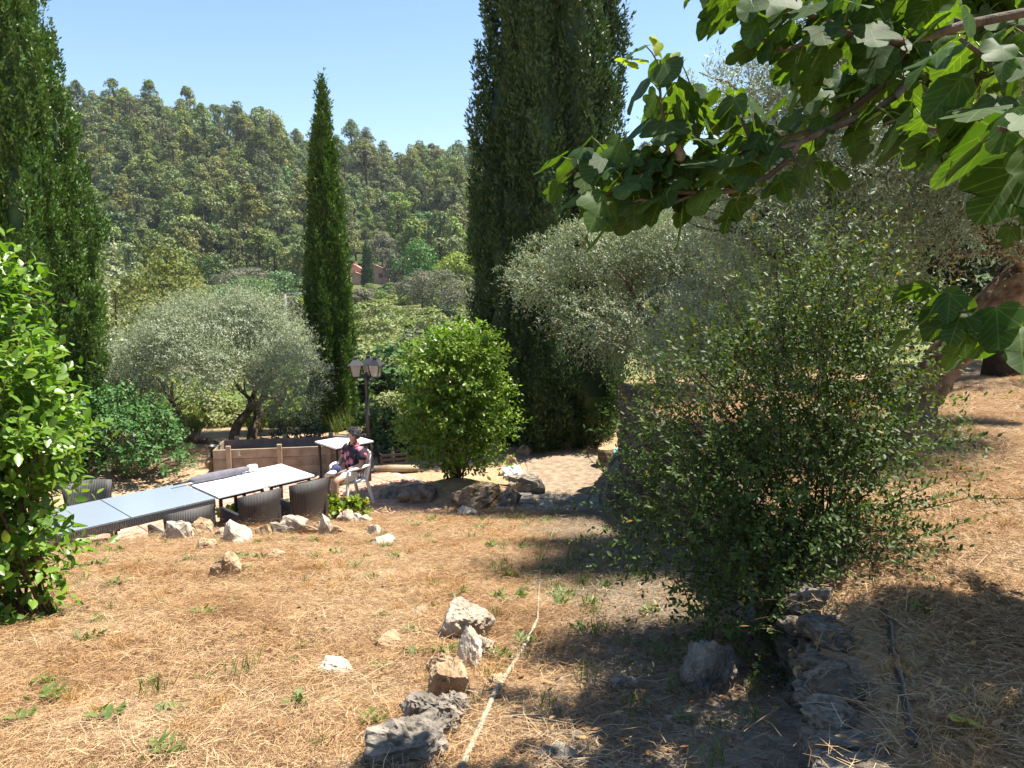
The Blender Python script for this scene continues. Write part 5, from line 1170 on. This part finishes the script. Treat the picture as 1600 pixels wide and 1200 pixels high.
# hair: a cap of the skull plus tufts
bm = bmesh.new(); bmesh.ops.create_icosphere(bm, subdivisions=4, radius=1)
for v in list(bm.verts):
    if v.co.z < -.15 - .55 * (v.co.x < -.2) and True: pass
dele = [v for v in bm.verts if (v.co.z < .30 and v.co.x > .25) or (v.co.z < -.15 and v.co.x > -.25) or v.co.z < -.75]
bmesh.ops.delete(bm, geom=dele, context='VERTS')
for v in bm.verts:
    n = mnoise.noise(v.co * 3.5) * .10 + mnoise.noise(v.co * 9) * .07; v.co = Vector((v.co.x * .110, v.co.y * .094, v.co.z * .108)) * (1.0 + n)
me = bpy.data.meshes.new('hair'); bm.to_mesh(me); bm.free(); hair = obj('hair', me, M['hair'], man); hair.location = hd(-.016, 0, 1.152); hair.rotation_euler = (0, 0, HT)
sd_ = hair.modifiers.new('thick', 'SOLIDIFY'); sd_.thickness = .012
m = MB(); rg = random.Random(3)
for i in range(46):
    a = rg.uniform(0, 6.28); u = rg.uniform(.35, 1); d = Vector((math.cos(a) * math.sqrt(1 - u * u) - .15, math.sin(a) * math.sqrt(1 - u * u), u)).normalized(); p = Vector((d.x * .108, d.y * .092, d.z * .106))
    q = p + (d + Vector((rg.uniform(-.3, .9), rg.uniform(-.5, .5), .2))).normalized() * rg.uniform(.012, .026); m.tube([p * .95, p.lerp(q, .6) + d * .006, q], [.008, .006, .002], 4)
m.build('tufts', M['hair'], hair)
for s in (-1, 1):
    m = MB(); m.lathe([(.002, -.009), (.008, -.005), (.0095, 0), (.008, .005), (.002, .009)], (0, 0, 0), 8); o = m.build('eye', M['watch'], man, True); o.location = hd(.076, s * .032, 1.142)
    kx = .36 if s > 0 else .33; ax = kx - .01 + .02 * s
    V, E_, Rr = chain_mesh([[('a', (ax - .035, s * .155, .05), (.046, .042)), ('b', (ax + .05, s * .158, .047), (.048, .040)), ('c', (ax + .13, s * .165, .036), (.045, .030)), ('d', (ax + .175, s * .168, .030), (.032, .024))]])
    obj('shoe', skin_mesh('shoe', V, E_, Rr), M['shoe'], man)
m = MB(); w0, w1 = Vector((.105, .15, .627)), Vector((.128, .135, .617)); m.tube([w0, w1], .036, 12); m.build('wristwatch', M['watch'], man, True)
m = MB(); q = [Vector((.20, 0, .60)), Vector((.23, -.01, .625)), Vector((.30, -.01, .60)), Vector((.33, -.01, .56))]; m.tube(q, [.06, .075, .065, .03], 12); o = m.build('cap', M['navy_cloth'], None, True); o.location = cpos; o.rotation_euler = (0, 0, FACE); tag(o, 'navy cloth cap held in the lap of the seated man', 'cap')
m = MB(); m.tube([Vector((.29, .03, .60)), Vector((.36, .05, .59)), Vector((.44, .0, .575))], [.03, .05, .02], 10); o = m.build('white_cloth', M['white_cloth'], None, True); o.location = cpos; o.rotation_euler = (0, 0, FACE); tag(o, 'crumpled white cloth hanging over the knees of the seated man', 'cloth')

# ------------------------------------------------------------------ distant things
def clump_tree(rng, clumps, per, leaf, wl=.55, templ='diamond', up=.45):
    P = []; D = []; N = []
    for c, r in clumps:
        d = dirs(rng, per); d[:, 2] = np.where(d[:, 2] < -.45, -d[:, 2], d[:, 2]); rr = (.62 + .42 * rng.random(per)); p = np.array(c) + d * rr[:, None] * np.array(r)
        P.append(p); nn = unit(d + np.array([0, 0, .15]) + rng.normal(size=(per, 3)) * .38); tg = unit(np.cross(nn, rng.normal(size=(per, 3)))); D.append(unit(tg + d * .25)); N.append(nn); P[-1] = p - D[-1] * leaf * .4
    P = np.concatenate(P); D = np.concatenate(D); N = np.concatenate(N); n = len(P); L = leaf * (.65 + .7 * rng.random(n))
    tint = np.clip(np.repeat(rng.random(len(clumps)), per) * .55 + rng.random(n) * .45, 0, .999)
    return P, D, N, L, L * wl, tint
def tree_mesh(name, rng, clumps, per, leaf, mat, trunk, tmat, templ='diamond', wl=.55):
    P, D, N, L, W, t = clump_tree(rng, clumps, per, leaf, wl); me = leaves(name, rng, P, D, N, L, W, templ, t); me.materials.append(M[mat])
    if trunk is not None:
        me.materials.append(M[tmat]); bm = bmesh.new(); bm.from_mesh(me); vs = [bm.verts.new(v) for v in trunk.v]
        for f in trunk.f: bf = bm.faces.new([vs[i] for i in f]); bf.material_index = 1
        bm.to_mesh(me); bm.free()
    return me
pine_me = []
for i in range(7):
    rng = np.random.default_rng(100 + i); rr = random.Random(100 + i); ht = rr.uniform(8.5, 11.5); cw = rr.uniform(3.0, 4.1)
    tr = MB(); tr.tube([(0, 0, -1.0), (rr.uniform(-.3, .3), rr.uniform(-.3, .3), ht * .4), (rr.uniform(-.7, .7), rr.uniform(-.7, .7), ht * .85)], [.26, .2, .08], 6); cl = []
    for k in range(24):
        h = rr.uniform(.14, 1) ** .9; w = cw * math.sin(math.pi * min(1, .16 + .86 * h ** .85)) ** .7; a = rr.uniform(0, 6.28); q = w * math.sqrt(rr.uniform(.15, 1)) * .85
        c = (q * math.cos(a), q * math.sin(a), h * ht * .93); s_ = rr.uniform(.85, 1.6); cl.append((c, (s_, s_, s_ * .78)))
        tr.tube([(0, 0, c[2] * .75), c], [.06, .03], 4, False)
    pine_me.append(tree_mesh('pine_tree', rng, cl, 80, .52, 'pine', tr, 'bark_dark'))
oak_me = []
for i in range(3):
    rng = np.random.default_rng(140 + i); rr = random.Random(140 + i); cl = []
    for k in range(24):
        u = rr.uniform(-.5, 1); a = rr.uniform(0, 6.28); q = math.sqrt(max(0, 1 - u * u)) * rr.uniform(.5, 1); cl.append(((q * 3.2 * math.cos(a), q * 3.2 * math.sin(a), 3.9 + u * 2.8), (1.1, 1.1, .95)))
    tr = MB(); tr.tube([(0, 0, -1), (.1, 0, 2), (.2, .1, 4.5)], [.25, .2, .08], 6); oak_me.append(tree_mesh('oak_tree', rng, cl, 55, .5, 'oak', tr, 'bark_dark', wl=.75))
# hillside wood
rng = np.random.default_rng(50); cand = []; tries = 0; cell = {}
while len(cand) < 2600 and tries < 90000:
    tries += 1; y = 205 + 265 * rng.random(); th = -.80 + 1.35 * rng.random(); x = th * y
    y0 = 215 + 40 * min(.6, max(-.5, th + .3))
    if y < y0 - 6 and not (th < -.2): continue
    if y > 452: continue
    if y < 248 and -.25 < th < -.13: continue                                                     # clearing round the house
    k = (int(x // 7.2), int(y // 7.2)); near = False
    if abs(th + .155) < .012 + .00006 * (400 - y) and y < 345 and rng.random() < .8: continue          # gully between the two hills
    if (x + .362 * 385) ** 2 / 200 + (y - 385) ** 2 / 60 < 1: continue                            # bare ochre patch below the ridge
    for dx in (-1, 0, 1):
        for dy in (-1, 0, 1):
            for q in cell.get((k[0] + dx, k[1] + dy), ()):
                if (q[0] - x) ** 2 + (q[1] - y) ** 2 < 55: near = True
    if near: continue
    cell.setdefault(k, []).append((x, y)); cand.append((x, y))
GP = 'pines on the far hillside'; info = []
for x, y in cand:
    z = Hs(x, y); s = rng.choice([rng.uniform(.8, 1.1), rng.uniform(1.2, 1.6), rng.uniform(1.5, 2.0)]); oak = rng.random() < .13 + .35 * (nz2(x, y, .05, 4) > .55)
    u, v, d = project((x, y, z + 6)); seen = 100 < u < 775 and v > 60 and not (u < 150 and v > 300) and not (478 < u < 560 and v > 300)
    info.append((x, y, z, s, oak, rng.integers(0, 7), rng.random() * 6.28, (s / d) if seen else -1))
pines = sorted([q for q in info if not q[4]], key=lambda q: -q[7]); oaks = [q for q in info if q[4]]
for q in pines[:290]:
    o = obj('pine_tree', pine_me[q[5]]); o.location = (q[0], q[1], q[2] - .3); o.rotation_euler = (0, 0, q[6]); o.scale = (q[3],) * 3
    tag(o, 'grey-green pine tree in the wood covering the far hillside', 'tree', GP)
rest = pines[290:]; A = np.array([q[:3] for q in rest]); A[:, 2] -= .3
scatter('pine_wood', A, np.array([(0, 0, q[6]) for q in rest]), [q[3] for q in rest], [q[5] for q in rest], pine_me, 'mass of pines covering the upper and outer parts of the far hill', 'wood')
for q in oaks:
    if q[7] < 0: continue
    o = obj('oak_tree', oak_me[q[5] % 3]); o.location = (q[0], q[1], q[2] - .3); o.rotation_euler = (0, 0, q[6]); o.scale = (q[3] * .9,) * 3
    tag(o, 'bright green broadleaf tree among the pines on the far hillside', 'tree', 'broadleaf trees on the far hillside')
# bare dead tree on the ridge
def on_ground(px, y): r = ray(px, 500); x = r[0] / r[1] * y; return Vector((x, y, Hs(x, y)))
p = on_ground(455, 393); t = MB(); rg = random.Random(8); pts, d = limb(t, rg, (0, 0, -1), (0, 0, 1), 11, .22, .06, 8, .05)
for k in range(9): p2, d2 = limb(t, rg, pts[3 + k % 5], (rg.uniform(-1, 1), rg.uniform(-1, 1), 1), rg.uniform(2.5, 4.5), .10, .03, 5, .15, n=4); limb(t, rg, p2[3], (rg.uniform(-1, 1), rg.uniform(-1, 1), 1), 1.8, .05, .02, 4, .2, n=4)
o = t.build('dead_tree', M['grey_wood'], None, True); o.location = p; tag(o, 'bare grey dead tree standing on the ridge line', 'tree')
# house
hp = on_ground(583, 228); t = thing('house', 'pink house with clay tile roofs below the wooded hill', 'house', (hp.x, hp.y, hp.z - .2), R_(8))
def gable(cx, cy, w, d_, h, rh, wallm='pink_wall'):
    m = MB(); x0, x1, y0, y1 = cx - w / 2, cx + w / 2, cy - d_ / 2, cy + d_ / 2
    m.add([(x0, y0, -1), (x1, y0, -1), (x1, y1, -1), (x0, y1, -1), (x0, y0, h), (x1, y0, h), (x1, y1, h), (x0, y1, h), (cx, y0, h + rh), (cx, y1, h + rh)], [(0, 1, 5, 8, 4), (2, 3, 7, 9, 6), (1, 2, 6, 5), (3, 0, 4, 7)]); m.build('wall', M[wallm], t)
    m = MB(); e = .45
    for s in (-1, 1):
        q = [(cx, y0 - e, h + rh + .05), (cx, y1 + e, h + rh + .05), (cx + s * (w / 2 + e), y1 + e, h - e * rh / (w / 2) + .05), (cx + s * (w / 2 + e), y0 - e, h - e * rh / (w / 2) + .05)]
        m.add(q + [(a, b_, c + .18) for a, b_, c in q], [(0, 1, 2, 3), (7, 6, 5, 4), (0, 3, 7, 4), (3, 2, 6, 7), (2, 1, 5, 6)])
    return m.build('roof', M['roof'], t)
rf = gable(1.2, 0, 8.0, 8.0, 3.3, 1.6); m = MB(); m.box((4.0, -1, 4.9), (.7, .7, 1.8)); m.build('chimney', M['pink_wall'], rf)
rf = gable(-5.2, 1.5, 5.0, 7.0, 3.7, 1.5); m = MB(); m.box((-4.6, .5, 5.6), (.6, .6, 1.1)); m.build('chimney', M['roof'], rf)
rf = gable(-4.6, -4.0, 5.0, 4.0, 1.9, .9)
for x, z in ((-.6, 1.9), (2.8, 1.9)):
    m = MB(); m.box((x, -4.03, z), (1.1, .08, 1.3)); w = m.build('window', M['shutter'], t); m = MB(); m.box((x, -4.08, z), (.75, .06, 1.05)); m.build('pane', M['dark_glass'], w)
# utility pole and wires
up_ = on_ground(447, 62); ptop = aty(447, 459, 62); t = thing('utility_pole', 'grey utility pole with a crossbar behind the olive tree', 'pole', up_)
m = MB(); hgt = ptop.z - up_.z; m.tube([(0, 0, -.5), (0, 0, hgt)], [.15, .11], 8); m.build('pole', M['grey_wood'], t, True); m = MB(); m.box((0, .12, hgt - .35), (.9, .08, .10)); m.build('crossbar', M['grey_wood'], t)
for k, dx in enumerate((-.4, 0, .4)):
    m = MB(); a = ptop + Vector((dx, .12, -.28 if dx else .02)); b_ = aty(520, 385 + k * 3, 190); pts = [a.lerp(b_, i / 14) + Vector((0, 0, -3.0 * 4 * (i / 14) * (1 - i / 14))) for i in range(15)]
    m.tube([p - a for p in pts], .022, 4); o = m.build('wire', M['wire']); o.location = a; tag(o, 'thin overhead wire running from the utility pole across the valley', 'wire', 'overhead wires across the valley')
# distant single trees and scrub
for px, y, hh_, r, lb in ((576, 205, 13.5, 1.35, 'slim dark cypress standing in front of the pink house'), (743, 260, 6.5, .9, 'small dark cypress on the slope near the lime-green trees')):
    p = on_ground(px, y); cypress('cypress_tree', (p.x, p.y, p.z), hh_, r, COLUMN, 'cypress_dark', 5, lb, 260, None, 16, (.3, .6), 0, 1.5)
p = on_ground(707, 250); cypress('cypress_tree', (p.x, p.y, p.z), 6.0, .8, COLUMN, 'cypress_dark', 6, 'little dark cypress beside the bushy trees on the slope', 200, None, 16, (.3, .6), 0, 1.2)
def soft_mesh(name, seed, w, h, n, mat, leaf, per=60, flatb=-.75, wl=.5, tr=True):
    rng = np.random.default_rng(seed); rr = random.Random(seed); cl = []
    for k in range(n):
        u = rr.uniform(flatb, 1); a = rr.uniform(0, 6.28); q = math.sqrt(max(0, 1 - u * u)) * rr.uniform(.35, 1); cl.append(((q * w * .40 * math.cos(a), q * w * .40 * math.sin(a), h * (.45 + .42 * u)), (w * .2, w * .2, h * .18)))
    t = None
    if tr: t = MB(); t.tube([(0, 0, -.6), (0, 0, h * .3), (.1, 0, h * .7)], [w * .03, w * .022, .02], 6)
    return tree_mesh(name, rng, cl, per, leaf, mat, t, 'bark_dark', wl=wl)
kinds = {'yellow_pine': ('pine_tree', 'yellow_pine', .6, 'yellowish feathery pine'), 'lime': ('lime_tree', 'lime', .5, 'lime-green round tree'), 'olivefar': ('olive_tree', 'greymaquis', .35, 'grey olive tree'), 'oak': ('oak_tree', 'oak', .45, 'dense green broadleaf tree'), 'darkoak': ('oak_tree', 'oak_dark', .45, 'dark evergreen oak')}
singles = [  # px, y, width, height, kind, label
 (255, 58, 8.5, 10.2, 'yellow_pine', 'tall yellow-green pine rising behind the rounded olive tree'), (205, 66, 8, 8.2, 'yellow_pine', 'lower yellow-green pine next to the thick cypress'), (305, 72, 7, 8.4, 'yellow_pine', 'yellow-green pine behind the olive tree, on the side of the slim cypress'),
 (712, 190, 14, 10.5, 'lime', 'lime-green tree crown behind the grey olive trees'), (740, 195, 13, 9.5, 'lime', 'lime-green tree beside the broad cypress on the far slope'),
 (690, 132, 8, 8.5, 'olivefar', 'large grey-brown olive tree on the far slope'), (725, 125, 9, 8, 'olivefar', 'wide grey-brown olive tree behind the scrub by the broad cypress'), (660, 150, 8, 8, 'olivefar', 'grey-brown olive tree on the slope right of the pink house'), (745, 110, 7, 7, 'olivefar', 'grey olive tree half hidden by the broad cypress'),
 (655, 200, 13, 14, 'oak', 'dense round green tree in front of the pines near the house'), (622, 215, 9, 11, 'olivefar', 'pale grey-green tree to the right of the house'), (640, 165, 8, 6, 'olivefar', 'small pale tree on the slope below the house'),
 (600, 246, 11, 12, 'olivefar', 'pale tree directly behind the pink house'), (566, 150, 6, 4.2, 'olivefar', 'round blue-grey bush below the pink house'), (700, 95, 4.5, 4.5, 'darkoak', 'dark green tree below the grey olive trees'), (720, 90, 3.5, 3.6, 'darkoak', 'dark bush beside the dark green tree on the slope'),
 (400, 150, 12, 7, 'oak', 'green broadleaf tree behind the utility pole'), (440, 160, 12, 7.5, 'oak', 'green broadleaf tree between utility pole and slim cypress'), (365, 160, 11, 8, 'olivefar', 'pale tree on the valley floor left of the utility pole'), (420, 110, 10, 5, 'olivefar', 'grey bush at the foot of the utility pole'), (460, 110, 8, 5, 'lime', 'bright lime bush beside the slim cypress'),
 (395, 175, 14, 8, 'olivefar', 'pale grey tree at the foot of the wooded hill'), (345, 130, 10, 6, 'oak', 'green bush right of the yellow-green pines'), (150, 70, 8, 9, 'yellow_pine', 'yellow-green pine half hidden by the thick cypress'),
]
for i, (px, y, w, h, kd, lb) in enumerate(singles):
    nm, mt, lf, _ = kinds[kd]; p = on_ground(px, y); o = obj(nm, soft_mesh(nm, 300 + i, w, h, 34, mt, lf * max(.55, y / 130), 85)); o.location = (p.x, p.y, p.z); tag(o, lb, 'tree')
# scrub covering the valley floor: individual bushes
sc_me = [soft_mesh('scrub_bush', 400 + i, 2.6, 1.5 + .25 * i, 16, mt, .22, 60, tr=False) for i, mt in enumerate(('scrub', 'broom', 'scrub', 'broom', 'oak', 'greymaquis'))]
rng = np.random.default_rng(60); lab = ['yellow-green scrub bush on the valley slope', 'pale feathery broom bush on the valley slope', 'yellow-green scrub bush on the valley slope', 'pale feathery broom bush on the valley slope', 'deep green bush on the valley slope', 'grey scrub bush on the valley slope']
spots = []
for n_, (a0, a1), (y0, y1) in ((150, (520, 790), (23, 90)), (95, (520, 800), (85, 205)), (80, (60, 500), (26, 190))):
    for _ in range(n_):
        px = a0 + (a1 - a0) * rng.random(); y = y0 + (y1 - y0) * rng.random() ** 1.3; spots.append((px, y))
for _ in range(40): spots.append((250 + 240 * rng.random(), 18.5 + 6 * rng.random()))
for _ in range(16): spots.append((545 + 85 * rng.random(), 165 + 30 * rng.random()))
for px, y in spots:
    p = on_ground(px, y); 
    if 130 < y < 160 and 535 < px < 635: continue
    p = on_ground(px, y); k = int(rng.choice([0, 1, 2, 3, 4, 5], p=[.28, .2, .24, .16, .07, .05])); s = (.55 + .5 * rng.random()) * (1 + y / 75) * (.45 if y > 150 and 535 < px < 640 else 1) * (.5 if y < 25 else 1)
    if project(p + Vector((0, 0, 1.2 * s)))[0] < 0: continue
    o = obj('scrub_bush', sc_me[k]); o.location = (p.x, p.y, p.z - .1); o.scale = (s, s, s * .85); o.rotation_euler = (0, 0, rng.random() * 6.28); tag(o, lab[k], 'bush', lab[k].replace(' bush on the', ' bushes on the'))
# tall grass below the terrace
me_g = [weed_mesh(90, .34, .007, .75) for _ in range(2)]
n = 900; y = 15.6 + 24 * rng.random(n) ** 1.6; x = (rng.random(n) * 2 - 1) * .75 * y; k = (x < .5) | (y > 17); x, y = x[k], y[k]; k = ~((y < 16.6) & (x < 0)); x, y = x[k], y[k]
scatter('tall_grass', np.stack([x, y, H(x, y)], 1), slope_rot(rng, x, y), .8 + 1.1 * rng.random(len(x)), rng.integers(0, 2, len(x)), me_g, 'tall green and straw-coloured grass below the terrace', 'grass')
# pale poplar sprays beside the thick cypress
p = on_ground(178, 21); o = obj('poplar_tree', soft_mesh('poplar_tree', 480, 1.5, 5.6, 14, 'poplar', .11, 60, -.9, .6)); o.location = p; tag(o, 'pale silvery young poplar beside the thick cypress', 'tree')
# evergreen oaks closing the upper terrace on the right
for px, y, w, h, lb in ((1330, 19, 6, 6.2, 'dark evergreen oak behind the leaning olive on the upper terrace'), (1480, 17, 6, 6.5, 'dark evergreen oak beyond the dry bank behind the shaggy trunk'), (1640, 15.5, 6, 6.5, 'dark evergreen oak at the far end of the dry bank'), (1180, 21, 6, 5.5, 'dark evergreen oak behind the olive that hangs over the wall')):
    p = on_ground(px, y); o = obj('oak_tree', soft_mesh('oak_tree', int(px), w, h, 34, 'oak_dark', .22, 110, -.8, .6)); o.location = p; tag(o, lb, 'tree')
p = aty(1575, 500, 12.5); z0 = Hs(p.x, p.y); m = MB(); m.tube([(0, 0, -.2), (.05, 0, 1.2), (-.05, 0, 2.6), (.1, 0, 4.2)], [.34, .27, .25, .2], 12); t = thing('dark_tree', 'dark straight-trunked tree behind the shaggy leaning olive trunk', 'tree', (p.x, p.y, z0)); m.build('trunk', M['bark_dark'], t, True)
rng = np.random.default_rng(71); rr = random.Random(71); cl = [((rr.uniform(-1.8, 1.8), rr.uniform(-1.6, 1.6), rr.uniform(3.6, 5.6)), (.7, .7, .55)) for _ in range(26)]
P_, D_, N_, L_, W_, t_ = clump_tree(rng, cl, 130, .16); tag(obj('crown', leaves('crown', rng, P_, D_, N_, L_, W_, 'diamond', t_), M['oak_dark'], t), kind='stuff')
# turquoise tarp beyond the wall
p = aty(966, 612, 14.5); o = obj('folded_tarp', rock_mesh('folded_tarp', 611, (.5, .35, .28), 3, 7, .06), M['teal']); o.location = (p.x, p.y, Hs(p.x, p.y) - .02); tag(o, 'turquoise folded tarp lying beyond the stone wall', 'tarp')

# ------------------------------------------------------------------ air
m, nt, out = new_mat('summer_haze'); pv_ = nt.nodes.new('ShaderNodeVolumePrincipled'); pv_.inputs['Color'].default_value = (.80, .88, 1, 1); pv_.inputs['Density'].default_value = .00011; pv_.inputs['Anisotropy'].default_value = .2
nt.links.new(pv_.outputs[0], out.inputs['Volume'])
zlo = float(GZ.min()) - 1.0; zhi = float(GZ.max()) + 22
mb = MB(); mb.box((0, 570, (zlo + zhi) / 2), (2300, 1560, zhi - zlo)); o = mb.build('haze', m); tag(o, kind='stuff')
